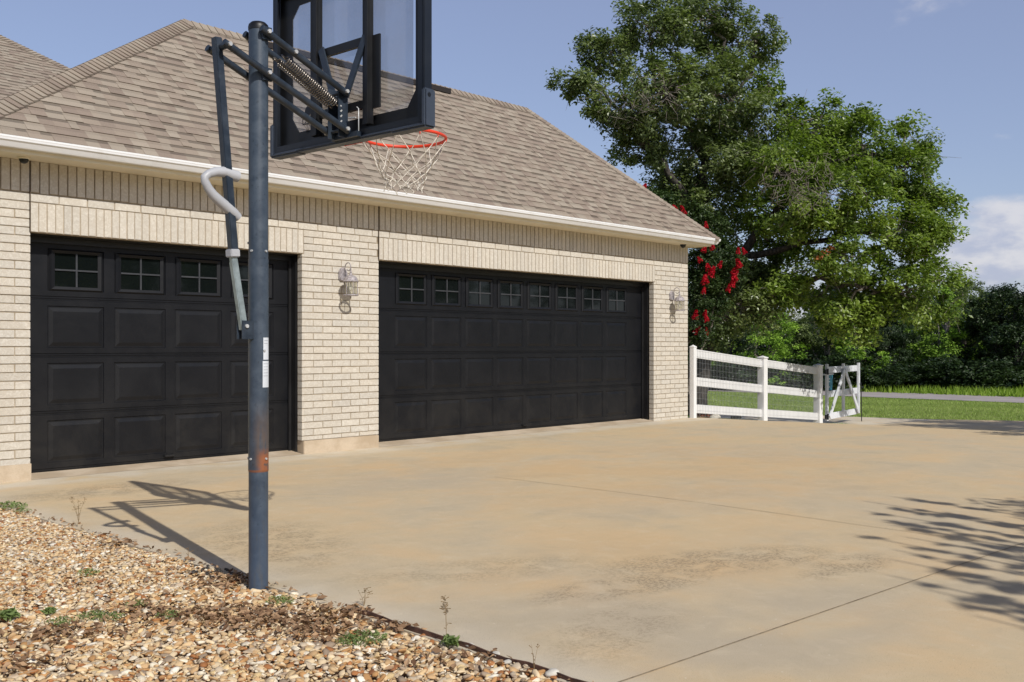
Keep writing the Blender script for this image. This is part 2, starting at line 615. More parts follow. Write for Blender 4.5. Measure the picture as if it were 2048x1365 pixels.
c = t.mix(t.math('MULTIPLY', t.rng(q[2], 0.60, 0.05), 0.55), c, (0.055, 0.085, 0.14))
# right-front side of the pole as a signed offset
off = t.math('ADD', t.math('MULTIPLY', t.math('SUBTRACT', q[0], 2.365), 0.78), t.math('MULTIPLY', t.math('SUBTRACT', q[1], 3.96), -0.62))
side = t.rng(off, -0.012, 0.03)
brown = t.math('MULTIPLY', t.math('MULTIPLY', t.rng(q[2], 0.90, 0.70), t.rng(q[2], 0.545, 0.575)), t.rng(off, -0.035, 0.012))
brown = t.math('MULTIPLY', brown, t.rng(stn, 0.25, 0.55))
c = t.mix(t.math('MULTIPLY', brown, 0.75), c, (0.115, 0.080, 0.062))
rust = t.math('MULTIPLY', t.math('MULTIPLY', t.rng(q[2], 0.66, 0.60), t.rng(q[2], 0.538, 0.545)), side)
rust = t.math('MULTIPLY', rust, t.rng(t.noise(p, 30, 5, 0.7), 0.36, 0.5))
c = t.mix(rust, c, (0.30, 0.105, 0.045))
ring = t.math('MULTIPLY', t.rng(q[2], 0.536, 0.541), t.rng(q[2], 0.552, 0.546))
c = t.mix(t.math('MULTIPLY', ring, 0.85), c, (0.22, 0.08, 0.035))
c = t.mix(t.math('MULTIPLY', t.math('MULTIPLY', t.rng(q[2], 0.54, 0.5), t.rng(stn, 0.5, 0.7)), 0.4), c, (0.09, 0.085, 0.075))
t.l.new(t.rng(n, 0.3, 0.7, 0.38, 0.55), t.b.inputs['Roughness'])
t.bump(n, 0.12, 0.004)
M['pole'] = t.fin(c, None, 0.0, 0.5)
plain('black_plastic', (0.005, 0.0055, 0.007), 0.5, var=0.2)
plain('pad_plastic', (0.045, 0.058, 0.085), 0.5, var=0.12)
plain('board_frame', (0.007, 0.010, 0.016), 0.42, var=0.2)
plain('grey_plastic', (0.42, 0.43, 0.46), 0.5, var=0.06)
plain('galvanised', (0.30, 0.36, 0.38), 0.38, 0.35, var=0.2, scale=25)
plain('chrome_bolt', (0.50, 0.51, 0.52), 0.3, 0.15, var=0.1)
plain('spring_steel', (0.30, 0.27, 0.24), 0.25, 0.75, var=0.35, scale=60)
plain('orange_rim', (0.80, 0.060, 0.022), 0.42, var=0.1)
plain('net_cord', (0.66, 0.62, 0.55), 0.85, var=0.3, scale=25)
plain('label_paper', (0.66, 0.70, 0.76), 0.5, var=0.06)
plain('label_ink', (0.36, 0.38, 0.42), 0.6)
t = NT('board_acrylic')
tr = t.node('ShaderNodeBsdfTransparent'); tr.inputs['Color'].default_value = (0.86, 0.87, 0.88, 1)
gl = t.node('ShaderNodeBsdfGlossy'); gl.inputs['Roughness'].default_value = 0.06
df = t.node('ShaderNodeBsdfDiffuse'); df.inputs['Color'].default_value = (0.42, 0.40, 0.38, 1)
m1 = t.node('ShaderNodeMixShader'); m1.inputs[0].default_value = 0.07
t.l.new(tr.outputs[0], m1.inputs[1]); t.l.new(gl.outputs[0], m1.inputs[2])
m2 = t.node('ShaderNodeMixShader'); t.l.new(t.rng(t.noise(t.pos(), 3, 5), 0.3, 0.7, 0.08, 0.17), m2.inputs[0])
t.l.new(m1.outputs[0], m2.inputs[1]); t.l.new(df.outputs[0], m2.inputs[2])
t.l.new(m2.outputs[0], t.out.inputs['Surface'])
M['acrylic'] = t.m
# lantern ---------------------------------------------------------------------
plain('lantern_metal', (0.34, 0.31, 0.32), 0.55, 0.2, var=0.35, scale=60)
t = NT('lantern_glass')
tr = t.node('ShaderNodeBsdfTransparent'); tr.inputs['Color'].default_value = (0.93, 0.92, 0.85, 1)
gl = t.node('ShaderNodeBsdfGlossy'); gl.inputs['Roughness'].default_value = 0.12
df = t.node('ShaderNodeBsdfDiffuse'); df.inputs['Color'].default_value = (0.55, 0.52, 0.44, 1)
m1 = t.node('ShaderNodeMixShader'); m1.inputs[0].default_value = 0.10
t.l.new(tr.outputs[0], m1.inputs[1]); t.l.new(gl.outputs[0], m1.inputs[2])
m2 = t.node('ShaderNodeMixShader'); m2.inputs[0].default_value = 0.10
t.l.new(m1.outputs[0], m2.inputs[1]); t.l.new(df.outputs[0], m2.inputs[2])
t.l.new(m2.outputs[0], t.out.inputs['Surface'])
M['lantern_glass'] = t.m
plain('bulb_white', (0.80, 0.78, 0.72), 0.3)
# fence -----------------------------------------------------------------------
plain('white_vinyl', (0.75, 0.75, 0.75), 0.42, var=0.03, scale=5)
plain('white_vinyl_gate', (0.66, 0.68, 0.72), 0.45, var=0.12, scale=3)
plain('wire', (0.33, 0.35, 0.37), 0.4, 0.2)
plain('teal_sign', (0.02, 0.16, 0.23), 0.45, var=0.1)
# vegetation ------------------------------------------------------------------


def leafmat(name, dark, light, trans=0.35, rough=0.45, spec=0.5):
    t = NT(name)
    f = t.attr('tint', 'Fac')
    c = t.mix(f, dark, light)
    t.fin(c, rough, spec=spec)
    tl = t.node('ShaderNodeBsdfTranslucent')
    c2 = t.mix(1.0, c, (1.3, 1.5, 0.6), 'MULTIPLY')
    t.l.new(c2, tl.inputs['Color'])
    mx = t.node('ShaderNodeMixShader'); mx.inputs[0].default_value = trans
    t.l.new(t.b.outputs[0], mx.inputs[1]); t.l.new(tl.outputs[0], mx.inputs[2])
    t.l.new(mx.outputs[0], t.out.inputs['Surface'])
    M[name] = t.m
    return t.m


leafmat('oak_leaf', (0.055, 0.085, 0.030), (0.245, 0.300, 0.115), 0.34, 0.36)
leafmat('oak_leaf_yellow', (0.070, 0.120, 0.018), (0.290, 0.385, 0.075), 0.38, 0.36)
leafmat('cedar_leaf', (0.11, 0.22, 0.024), (0.33, 0.50, 0.070), 0.22, 0.6, 0.3)
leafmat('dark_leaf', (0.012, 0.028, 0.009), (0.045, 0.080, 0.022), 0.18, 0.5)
leafmat('myrtle_leaf', (0.018, 0.042, 0.012), (0.085, 0.130, 0.040), 0.25)
leafmat('red_petal', (0.30, 0.004, 0.014), (0.66, 0.016, 0.040), 0.3, 0.6, 0.2)
leafmat('orange_leaf', (0.26, 0.070, 0.03), (0.48, 0.17, 0.07), 0.3, 0.6, 0.2)
leafmat('weed_leaf', (0.10, 0.15, 0.045), (0.26, 0.34, 0.13), 0.3, 0.6, 0.2)
leafmat('grass_blade', (0.19, 0.28, 0.06), (0.37, 0.46, 0.14), 0.3, 0.6, 0.25)
leafmat('tall_grass_blade', (0.15, 0.25, 0.025), (0.33, 0.45, 0.075), 0.35, 0.6, 0.25)
leafmat('dry_leaf', (0.13, 0.070, 0.040), (0.46, 0.30, 0.18), 0.12, 0.8, 0.15)
leafmat('straw', (0.28, 0.19, 0.10), (0.45, 0.34, 0.20), 0.2, 0.8, 0.15)

t = NT('oak_bark')
p = t.coords('Object')
mpn = t.node('ShaderNodeMapping'); t.l.new(p, mpn.inputs[0]); mpn.inputs['Scale'].default_value = (1, 1, 0.3)
n = t.noise(mpn.outputs[0], 22, 7, 0.7, 0.4)
c = t.mix(t.rng(n, 0.35, 0.68), (0.020, 0.017, 0.015), (0.095, 0.082, 0.072))
t.bump(n, 0.9, 0.03)
M['bark'] = t.fin(c, 0.95)
t = NT('pale_bark')
p = t.coords('Object')
n = t.noise(p, 9, 6, 0.7, 0.4)
c = t.mix(t.rng(n, 0.35, 0.68), (0.10, 0.085, 0.07), (0.34, 0.30, 0.26))
M['bark_pale'] = t.fin(c, 0.95)

# terrain ---------------------------------------------------------------------
t = NT('lawn_soil')
p = t.pos()
n = t.noise(p, 0.7, 6, 0.6)
n2 = t.noise(p, 9, 6, 0.7)
c = t.mix(t.rng(n, 0.35, 0.65), (0.150, 0.200, 0.045), (0.200, 0.250, 0.062))
c = t.mix(t.rng(n2, 0.5, 0.75, 0, 0.55), c, (0.24, 0.25, 0.085))
c = t.mix(t.rng(n2, 0.5, 0.3, 0, 0.5), c, (0.10, 0.15, 0.03))
t.bump(n2, 0.6, 0.03)
M['lawn'] = t.fin(c, 0.95, spec=0.1)
t = NT('road_asphalt')
p = t.pos()
c = t.mix(t.rng(t.noise(p, 0.8, 6, 0.7), 0.3, 0.7), (0.30, 0.27, 0.27), (0.40, 0.36, 0.35))
M['road'] = t.fin(c, 0.9)
t = NT('gravel_bed')
p = t.pos()
vc = t.vor(p, 45, out='Color')
vs_ = t.sep(vc)
c = t.mix(vs_[0], (0.34, 0.23, 0.14), (0.58, 0.46, 0.32))
c = t.mix(t.rng(vs_[1], 0.5, 0.9), c, (0.16, 0.10, 0.06))
t.bump(t.vor(p, 45), -0.8, 0.015)
M['gravel_bed'] = t.fin(c, 0.95)
t = NT('pebble')
c = t.attr('tint')
n = t.noise(t.pos(), 90, 4, 0.6)
c = t.mix(t.rng(n, 0.5, 0.75, 0, 0.35), c, (0.34, 0.20, 0.11))
M['pebble'] = t.fin(c, 0.75, spec=0.3)
plain('rusty_edging', (0.085, 0.042, 0.028), 0.9, var=0.5, scale=25, bump=0.5)
plain('pale_rock', (0.55, 0.52, 0.46), 0.9, var=0.2, scale=20, bump=0.5)
# ------------------------------------------------------------------ ground, slab, road


def sheet(name, x0, x1, y0, y1, step, zoff, mat, keep=None, thick=0.0, xmax=None):
    nx = max(1, int(math.ceil((x1 - x0) / step))); ny = max(1, int(math.ceil((y1 - y0) / step)))
    xs = np.linspace(x0, x1, nx + 1); ys = np.linspace(y0, y1, ny + 1)
    X, Y = np.meshgrid(xs, ys, indexing='ij')
    if xmax is not None: X = x0 + (X - x0) / (x1 - x0) * (xmax(Y) - x0)
    Z = gz(X, Y) + zoff
    V = np.c_[X.ravel(), Y.ravel(), Z.ravel()]
    i, j = np.meshgrid(np.arange(nx), np.arange(ny), indexing='ij')
    a = (i * (ny + 1) + j).ravel()
    Fq = np.c_[a, a + ny + 1, a + ny + 2, a + 1]
    if keep is not None:
        cx_ = V[Fq].mean(axis=1); k = keep(cx_[:, 0], cx_[:, 1]); Fq = Fq[k]
    if thick:
        # skirts down the four sides
        b = MB(); b.v = [tuple(r) for r in V]; b.f = [tuple(r) for r in Fq]
        b.m = [0] * len(b.f); b.c = [None] * len(b.f); b.sm = [False] * len(b.f)
        def skirt(idx):
            o = len(b.v)
            for q in idx: x, y, z = b.v[q]; b.v.append((x, y, z - thick))
            for k in range(len(idx) - 1):
                b.f.append((idx[k], idx[k + 1], o + k + 1, o + k)); b.m.append(0); b.c.append(None); b.sm.append(False)
        skirt([q for q in range(0, ny + 1)])
        skirt([nx * (ny + 1) + q for q in range(0, ny + 1)])
        skirt([q * (ny + 1) for q in range(nx + 1)])
        skirt([q * (ny + 1) + ny for q in range(nx + 1)])
        o = b.build(name, mat)
    else:
        o = link_me(name, np_mesh(name, V, Fq, len(Fq), mat))
    return tag(o, kind='structure')


def terrain():
    xs = np.r_[np.linspace(-400, -20, 12), np.linspace(-15, 75, 61), np.linspace(90, 600, 14)]
    ys = np.r_[np.linspace(-400, -20, 12), np.linspace(-15, 75, 61), np.linspace(90, 600, 14)]
    X, Y = np.meshgrid(xs, ys, indexing='ij')
    Z = gz(X, Y) - 0.06
    V = np.c_[X.ravel(), Y.ravel(), Z.ravel()]
    n_ = len(ys)
    i, j = np.meshgrid(np.arange(len(xs) - 1), np.arange(n_ - 1), indexing='ij')
    a = (i * n_ + j).ravel()
    Fq = np.c_[a, a + n_, a + n_ + 1, a + 1]
    me = np_mesh('ground', V, Fq, len(Fq), M['lawn'], smooth=True)
    return tag(link_me('ground', me), kind='structure')


terrain()
# the driveway slab in front of the garage, then the drive that turns behind the fence
def drive_edge(y): return np.interp(y, [-14, 7, 9.32, 14, 34], [28, 24.2, 22.9, 21.4, 20.4])


sheet('driveway', 2.41, 24.0, -14, 9.32, 0.5, 0.0, M['slab'], thick=0.12, xmax=drive_edge)
sheet('side_driveway', 18.9, 21.3, 9.32, 34, 0.5, 0.0, M['slab'], thick=0.12, xmax=drive_edge)
sheet('road', 39.4, 45.4, -60, 120, 1.5, -0.045, M['road'])
sheet('gravel_bed', -9, 2.41, -9, 8.9, 0.4, -0.022, M['gravel_bed'])


def joint(x0, y0, x1, y1, w=0.006):
    b = MB()
    n_ = 12
    dx, dy = x1 - x0, y1 - y0
    L = math.hypot(dx, dy); px, py = -dy / L * w / 2, dx / L * w / 2
    for k in range(n_):
        vs = []
        for tt, sg in ((k, 1), (k, -1), (k + 1, -1), (k + 1, 1)):
            x = x0 + dx * tt / n_ + px * sg; y = y0 + dy * tt / n_ + py * sg
            vs.append((x, y, float(gz(x, y)) + 0.004))
        b.add(vs, [(0, 1, 2, 3)])
    o = b.build('driveway_joint', M['joint'])
    return tag(o, kind='structure')


joint(5.92, 6.0, 5.42, -10, 0.0055)
joint(2.42, 1.985, 12.0, 1.30, 0.0055)

# ------------------------------------------------------------------ the house
D = 9.07                       # plane of the brick face
X0, X1 = 2.71, 13.469
YB = 13.0
house = thing('brick_house', 'long cream brick garage wing with brown shingle roof and two black garage doors', 'house', (8.0, 9.5, -0.07))
O1 = (3.119, 5.962)            # openings in the front wall
O2 = (7.017, 12.512)
ZO = 2.142
CO = 0.0762
wall = MB()


def bcol():
    k = random.gauss(1, 0.028); w = random.gauss(0, 0.006)
    if random.random() < 0.06: k *= 0.95
    return (k * (1 + w), k, k * (1 - w * 1.5))


def brick(xa, xb, za, zb, proud=0.0):
    j = 0.0045
    if xb - xa < 0.025: return
    jx, jz = random.gauss(0, 0.0008), random.gauss(0, 0.0007)
    dd = random.gauss(0, 0.0010)
    wall.box(((xa + xb) / 2 + jx, D + 0.04 - proud + dd, (za + zb) / 2 + jz), (xb - xa - 2 * j, 0.08, zb - za - 2 * j), None, 0, bcol(), 0.0028)


def courses(xa, xb, za, zb, phase=0.0):
    k = 0
    z = zb
    while z > za + 0.01:
        z2 = max(z - CO, za)
        off = phase + (0.127 if k % 2 else 0.0)
        x = xa - ((xa - off) % 0.254)
        while x < xb:
            brick(max(x, xa), min(x + 0.254, xb), z2, z)
            x += 0.254
        z = z2; k += 1


ZT = ZO + 0.268                # top of the soldier lintels
ZB = 0.073                     # bottom of the brick, above the concrete base
courses(X0, O1[0], ZB - CO, ZT, O1[0])
courses(O1[1] + 0.018, O2[0], ZB, ZT, O1[1] + 0.018)
courses(O2[1] + 0.03, X1, ZB - 2 * CO, ZT, X1)
for (a, b_) in (O1, O2):       # soldiers over the doors
    a_, bb = a, b_ + (0.02 if b_ < 8 else 0.03)
    n_ = round((bb - a_) / 0.0735)
    for k in range(n_):
        brick(a_ + (bb - a_) * k / n_, a_ + (bb - a_) * (k + 1) / n_, ZO + (random.random() < .5) * 0.003, ZT, 0.0)
x = X0 - 0.1
while x < X1:                  # one stretcher course
    brick(max(x, X0), min(x + 0.254, X1), ZT, ZT + CO + 0.004); x += 0.254
n_ = round((X1 - X0) / 0.0815)  # the frieze: soldiers, some proud of the others
for k in range(n_):
    pr = 0.008
    zb_ = ZT + CO + 0.004 + random.choice((0, 0, 0, 0.0, -0.008, 0.004))
    wall.box((X0 + (k + .5) * (X1 - X0) / n_, D + 0.04 - pr + random.gauss(0, .0015), (zb_ + 2.775) / 2 + 0.004), ((X1 - X0) / n_ - 0.011, 0.08, 2.775 - zb_ - 0.008), None, 0, bcol(), 0.0028)
# mortar behind the faces
md = D + 0.0085


def mort(xa, xb, za, zb, y0=md, y1=D + 0.095):
    wall.box(((xa + xb) / 2, (y0 + y1) / 2, (za + zb) / 2), (xb - xa - 0.004, y1 - y0, zb - za), None, 1)


mort(X0, O1[0], -0.2, ZO); mort(O1[1], O2[0], ZB, ZO); mort(O2[1], X1, -0.2, ZO)
mort(X0, X1, ZO + 0.001, ZT + CO + 0.003)
mort(X0, X1, ZT + CO + 0.003, 2.79, D + 0.006)
# reveals: returns of brick at the right side of each opening and hidden left side
for xr, sgn in ((O1[1], 1), (O2[1], 1), (O1[0], -1), (O2[0], -1)):
    z = ZT
    zbot = ZB if xr in (O1[1], O2[0]) else -0.08
    while z > zbot:
        z2 = max(z - CO, zbot)
        if z2 < ZO:
            wall.box((xr + sgn * 0.02, D + 0.045, (z2 + min(z, ZO)) / 2), (0.046, 0.088, min(z, ZO) - z2 - 0.009), None, 0, bcol(), 0.002)
        z = z2
wall.build('wall', [M['brick'], M['mortar']], house)
# control joints: dark sealant lines
for xx in (O1[0] - 0.002, O2[0] - 0.004):
    cj = MB()
    cj.box((xx, D - 0.006, (ZO + 2.775) / 2 + 0.001), (0.007, 0.022, 2.772 - ZO))
    cj.build('control_joint', M['joint_fill'], house)
# side and back walls with the main house behind
sw = MB()
sw.box((X1 - 0.06, (D + 0.1 + YB) / 2, 1.25), (0.12, YB - D - 0.1, 3.0))
sw.box((X0 + 0.06, (D + 0.1 + YB) / 2, 1.25), (0.12, YB - D - 0.1, 3.0))
sw.box((0.2, 19.2, 1.25), (21.0, 12.3, 3.0))
sw.build('rear_wall', M['brick_far'], house)
# concrete base strips under the brick
bs = MB()
bs.box((X0 + (O1[0] - X0) / 2 + 0.0, D + 0.055, -0.012), (O1[0] - X0 + 0.012, 0.14, 0.17))
bs.box(((O1[1] + O2[0]) / 2 + 0.004, D + 0.052, -0.012), (O2[0] - O1[1] - 0.016, 0.136, 0.168), None, 0, None, 0.006)
# aprons: sills under the doors
for a, b_ in (O1, O2):
    bs.add([(a + .004, D - 0.02, -0.072), (b_ - .004, D - 0.02, -0.072), (b_ - .004, D + 0.35, -0.028), (a + .004, D + 0.35, -0.028)], [(0, 1, 2, 3)])
bs.build('base_course', M['base'], house)

# doors ---------------------------------------------------------------------------
YD = 9.29


def garage_door(xa, xb, ncol, pitch, label):
    cxd = (xa + xb) / 2
    W = ncol * pitch + (0.36 if ncol == 4 else 0.72)
    W = min(W, xb - xa + 0.02)
    S = 0.533; zb = -0.032
    b = MB()
    pw, ph, g = 0.262, 0.196, 0.010
    for r in range(4):
        za, zc = zb + r * S, zb + (r + 1) * S
        mid = (za + zc) / 2
        # flat section with openings for the pressed panels: build strips
        xs = [xa - 0.02]
        for k in range(ncol):
            c_ = cxd + (k - (ncol - 1) / 2) * pitch
            xs += [c_ - pw, c_ + pw]
        xs.append(xb + 0.02)
        z0, z1 = za + 0.020, zc - 0.020
        Y = YD
        for k in range(0, len(xs), 2):
            b.add([(xs[k], Y, z0), (xs[k + 1], Y, z0), (xs[k + 1], Y, z1), (xs[k], Y, z1)], [(0, 1, 2, 3)])
        for k in range(1, len(xs) - 1, 2):
            b.add([(xs[k], Y, z0), (xs[k + 1], Y, z0), (xs[k + 1], Y, mid - ph), (xs[k], Y, mid - ph)], [(0, 1, 2, 3)])
            b.add([(xs[k], Y, mid + ph), (xs[k + 1], Y, mid + ph), (xs[k + 1], Y, z1), (xs[k], Y, z1)], [(0, 1, 2, 3)])
            # pressed panel: groove in, bevel out to a raised field
            l, rr, bo, to = xs[k], xs[k + 1], mid - ph, mid + ph
            rings = [(0, 0.0), (0.006, 0.009), (0.018, 0.009), (0.052, 0.001), (0.058, 0.001)]
            if r == 3: rings = rings[:3]
            pr = None
            for ins, dep in rings:
                cur = [(l + ins, Y + dep, bo + ins), (rr - ins, Y + dep, bo + ins), (rr - ins, Y + dep, to - ins), (l + ins, Y + dep, to - ins)]
                if pr:
                    b.add(pr + cur, [(0, 1, 5, 4), (1, 2, 6, 5), (2, 3, 7, 6), (3, 0, 4, 7)])
                pr = cur
            b.add(pr, [(0, 1, 2, 3)])
        # stepped joint between sections: three fine ribs
        for zz_, dy in ((za + 0.018, 0.0), (za + 0.004, 0.006), (zc - 0.012, 0.004)):
            pass
        prof = [(z0, 0), (z0 - .004, .007), (za + .004, .007), (za + .002, .001), (za - .002, .001), (za - .004, .007), (za - .016, .007), (za - 0.020, 0)]
        for k in range(len(prof) - 1):
            (q0, e0), (q1, e1) = prof[k], prof[k + 1]
            b.add([(xs[0], Y + e0, q0), (xs[-1], Y + e0, q0), (xs[-1], Y + e1, q1), (xs[0], Y + e1, q1)], [(3, 2, 1, 0)])
    b.box((cxd, YD + 0.03, zb + 2 * S), (xb - xa + 0.04, 0.03, 4 * S), None, 0)
    door = b.build('garage_door', M['door'], house)
    if label: door['label'] = label
    mid = zb + 3.5 * S
    for k in range(ncol):
        c_ = cxd + (k - (ncol - 1) / 2) * pitch
        w_ = MB()
        fw, fh = 0.248, 0.196
        gw, gh = 0.198, 0.156
        y = YD - 0.006
        # moulded frame with a sloped face
        for (ax, az, bx, bz) in ((-1, -1, 1, -1), (1, -1, 1, 1), (1, 1, -1, 1), (-1, 1, -1, -1)):
            w_.add([(c_ + ax * fw, y + .004, mid + az * fh), (c_ + bx * fw, y + .004, mid + bz * fh),
                    (c_ + bx * (fw - .018), y - .012, mid + bz * (fh - .014)), (c_ + ax * (fw - .018), y - .012, mid + az * (fh - .014)),
                    (c_ + bx * gw, y - .004, mid + bz * gh), (c_ + ax * gw, y - .004, mid + az * gh),
                    (c_ + bx * gw, y + .012, mid + bz * gh), (c_ + ax * gw, y + .012, mid + az * gh)],
                   [(0, 1, 2, 3), (3, 2, 4, 5), (5, 4, 6, 7)], 0)
        for sx in (-1, 1):
            for sz in (-1, 1):
                w_.add([(c_ + sx * gw * .5 - gw * .5, y + .006, mid + sz * gh * .5 - gh * .5), (c_ + sx * gw * .5 + gw * .5, y + .006, mid + sz * gh * .5 - gh * .5),
                        (c_ + sx * gw * .5 + gw * .5, y + .006, mid + sz * gh * .5 + gh * .5), (c_ + sx * gw * .5 - gw * .5, y + .006, mid + sz * gh * .5 + gh * .5)], [(0, 1, 2, 3)], 1)
        w_.box((c_, y - 0.001, mid), (0.015, 0.012, 2 * gh), None, 2)
        w_.box((c_ - gw / 2 - .004, y - 0.0012, mid), (gw - .0078, 0.0118, 0.015), None, 2)
        w_.box((c_ + gw / 2 + .004, y - 0.0012, mid), (gw - .0078, 0.0118, 0.015), None, 2)
        w_.build('window', [M['door'], M['glass_dark'], M['door_line']], door)
    h_ = MB()
    h_.box((cxd - 0.02, YD - 0.02, zb + 0.045), (0.10, 0.03, 0.02), None, 0, None, 0.004)
    h_.box((cxd - 0.065, YD - 0.008, zb + 0.045), (0.014, 0.03, 0.028), None, 0, None, 0.003)
    h_.box((cxd + 0.025, YD - 0.008, zb + 0.045), (0.014, 0.03, 0.028), None, 0, None, 0.003)
    h_.build('handle', M['black_trim'], door)
    # jambs and head
    fr = MB()
    for sx, xx in ((1, xb), (-1, xa)):
        fr.box((xx + sx * 0.012, YD - 0.050, 1.04), (0.05, 0.115, 2.22))
        fr.box((xx - sx * 0.030, YD - 0.016, 1.04), (0.035, 0.022, 2.22), None, 0, None, 0.004)
    fr.box((cxd, YD - 0.050, ZO + 0.022), (xb - xa + 0.075, 0.116, 0.07))
    fr.box((cxd, YD - 0.017, ZO - 0.040), (xb - xa - 0.02, 0.022, 0.055), None, 0, None, 0.004)
    fr.build('door_frame', M['black_trim'], door)
    return door


garage_door(O1[0], O1[1], 4, 0.622, 'narrower black garage door with four windows')
garage_door(O2[0], O2[1], 8, 0.590, 'wide black garage door with eight windows')

# roof -----------------------------------------------------------------------------
EY, EZ = 8.660, 2.893
XR, XL = 13.76, 2.36
PW, PM = 2.25, 0.953
RY, RZ = EY + PW, EZ + PW * PM
RXR, RXL = XR - PW, 5.50


def scol():
    base = random.choice([(0.300, 0.250, 0.200), (0.262, 0.210, 0.170), (0.330, 0.285, 0.230), (0.235, 0.184, 0.150), (0.315, 0.268, 0.215), (0.285, 0.232, 0.185)])
    k = random.gauss(1.03, 0.04)
    m_ = (0.295, 0.245, 0.203)
    return tuple((q * .80 + g_ * .20) * k for q, g_ in zip(base, m_))


def shingle_plane(mb, o, a, b, n, L, lim, expo=0.129):
    """courses up the slope: o origin, a along the eave, b up the slope, n outward; lim(t)->(s0,s1) along a"""
    o, a, b, n = Vector(o), Vector(a), Vector(b), Vector(n)
    nc = int(math.ceil(L / expo))
    for k in range(nc):
        t0, t1 = k * expo, min((k + 1) * expo, L)
        l0, r0 = lim(t0); l1, r1 = lim(t1)
        def P(s, t_, h): return o + a * s + b * t_ + n * h
        s = min(l0, l1) - random.random() * 0.2
        end = max(r0, r1)
        while s < end:
            raised = random.random() < 0.5
            w = random.uniform(0.07, 0.175)
            e = s + w
            q0, q1 = max(s, l0), min(e, r0)
            p0, p1 = max(s, l1), min(e, r1)
            if (q1 - q0) > 0.004 or (p1 - p0) > 0.004:
                q1 = max(q0, q1); p1 = max(p0, p1)
                if s < l0 and s < l1 and (e <= l0): q0 = q1 = l0
                h0 = 0.0105 if raised else 0.0045
                col = scol()
                if raised: col = tuple(c * 1.03 for c in col)
                j = random.uniform(-0.0, 0.003)
                vs = [P(q0, t0 - j, h0), P(q1, t0 - j, h0), P(p1, t1, 0.001), P(p0, t1, 0.001), P(q0, t0, 0), P(q1, t0, 0)]
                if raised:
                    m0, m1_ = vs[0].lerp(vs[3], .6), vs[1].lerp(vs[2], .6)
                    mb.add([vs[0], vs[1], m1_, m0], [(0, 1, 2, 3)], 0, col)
                    mb.add([m0, m1_, vs[2], vs[3]], [(0, 1, 2, 3)], 0, tuple(c * .86 for c in col))  # weaker painted shade on raised tabs, below the next course
                else:       # base layer: printed dark band, also painting in shade under the teeth above
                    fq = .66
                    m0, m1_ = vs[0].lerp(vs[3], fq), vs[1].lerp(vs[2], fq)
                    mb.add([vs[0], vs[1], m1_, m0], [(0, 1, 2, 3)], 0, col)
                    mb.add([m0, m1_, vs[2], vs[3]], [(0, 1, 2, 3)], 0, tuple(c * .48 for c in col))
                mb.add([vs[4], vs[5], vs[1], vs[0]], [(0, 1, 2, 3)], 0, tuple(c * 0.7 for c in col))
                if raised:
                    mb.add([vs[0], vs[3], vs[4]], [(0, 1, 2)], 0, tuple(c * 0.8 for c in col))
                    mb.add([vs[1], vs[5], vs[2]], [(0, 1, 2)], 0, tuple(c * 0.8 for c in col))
            s = e


def caps(mb, a, b, n1, n2, w=0.145, expo=0.075, lift=0.018):
    """cap shingles along a hip or ridge from a (low) to b (high)"""
    a, b = Vector(a), Vector(b)
    d = (b - a); L = d.length; d.normalize()
    s1 = d.cross(Vector(n1)).normalized(); s2 = d.cross(Vector(n2)).normalized()
    if s1.z > 0: s1 = -s1
    if s2.z > 0: s2 = -s2
    up = (Vector(n1) + Vector(n2)).normalized()
    k = 0
    while k * expo < L:
        t0, t1 = k * expo, min((k + 1) * expo + 0.02, L + 0.03)
        c = scol()
        A0, A1 = a + d * t0 + up * (lift + .012), a + d * t1 + up * lift
        lo0 = up * 0.010
        mb.add([A0, A1, A1 + s1 * w - up * 0.006, A0 + s1 * w + up * .002], [(0, 1, 2, 3)], 0, c)
        mb.add([A0, A0 + s2 * w + up * .002, A1 + s2 * w - up * 0.006, A1], [(0, 1, 2, 3)], 0, c)
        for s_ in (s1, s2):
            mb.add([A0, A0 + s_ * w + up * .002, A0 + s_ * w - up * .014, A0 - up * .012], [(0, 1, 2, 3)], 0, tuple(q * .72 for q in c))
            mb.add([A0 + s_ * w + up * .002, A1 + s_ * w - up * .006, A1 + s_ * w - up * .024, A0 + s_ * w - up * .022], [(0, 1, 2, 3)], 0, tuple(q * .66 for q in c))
        k += 1


def nrm(v): v = Vector(v); v.normalize(); return v


bF = nrm((0, 1, PM)); nF = nrm((0, -PM, 1)); LF = math.hypot(PW, PW * PM)
rf = MB()
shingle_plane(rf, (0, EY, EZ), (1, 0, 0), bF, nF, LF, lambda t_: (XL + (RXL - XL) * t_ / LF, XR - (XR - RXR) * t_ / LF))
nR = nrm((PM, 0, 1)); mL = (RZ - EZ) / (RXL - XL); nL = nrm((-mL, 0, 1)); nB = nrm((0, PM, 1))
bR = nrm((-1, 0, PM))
shingle_plane(rf, (XR, EY, EZ), (0, 1, 0), bR, nR, LF, lambda t_: (PW * t_ / LF, 2 * PW - PW * t_ / LF))
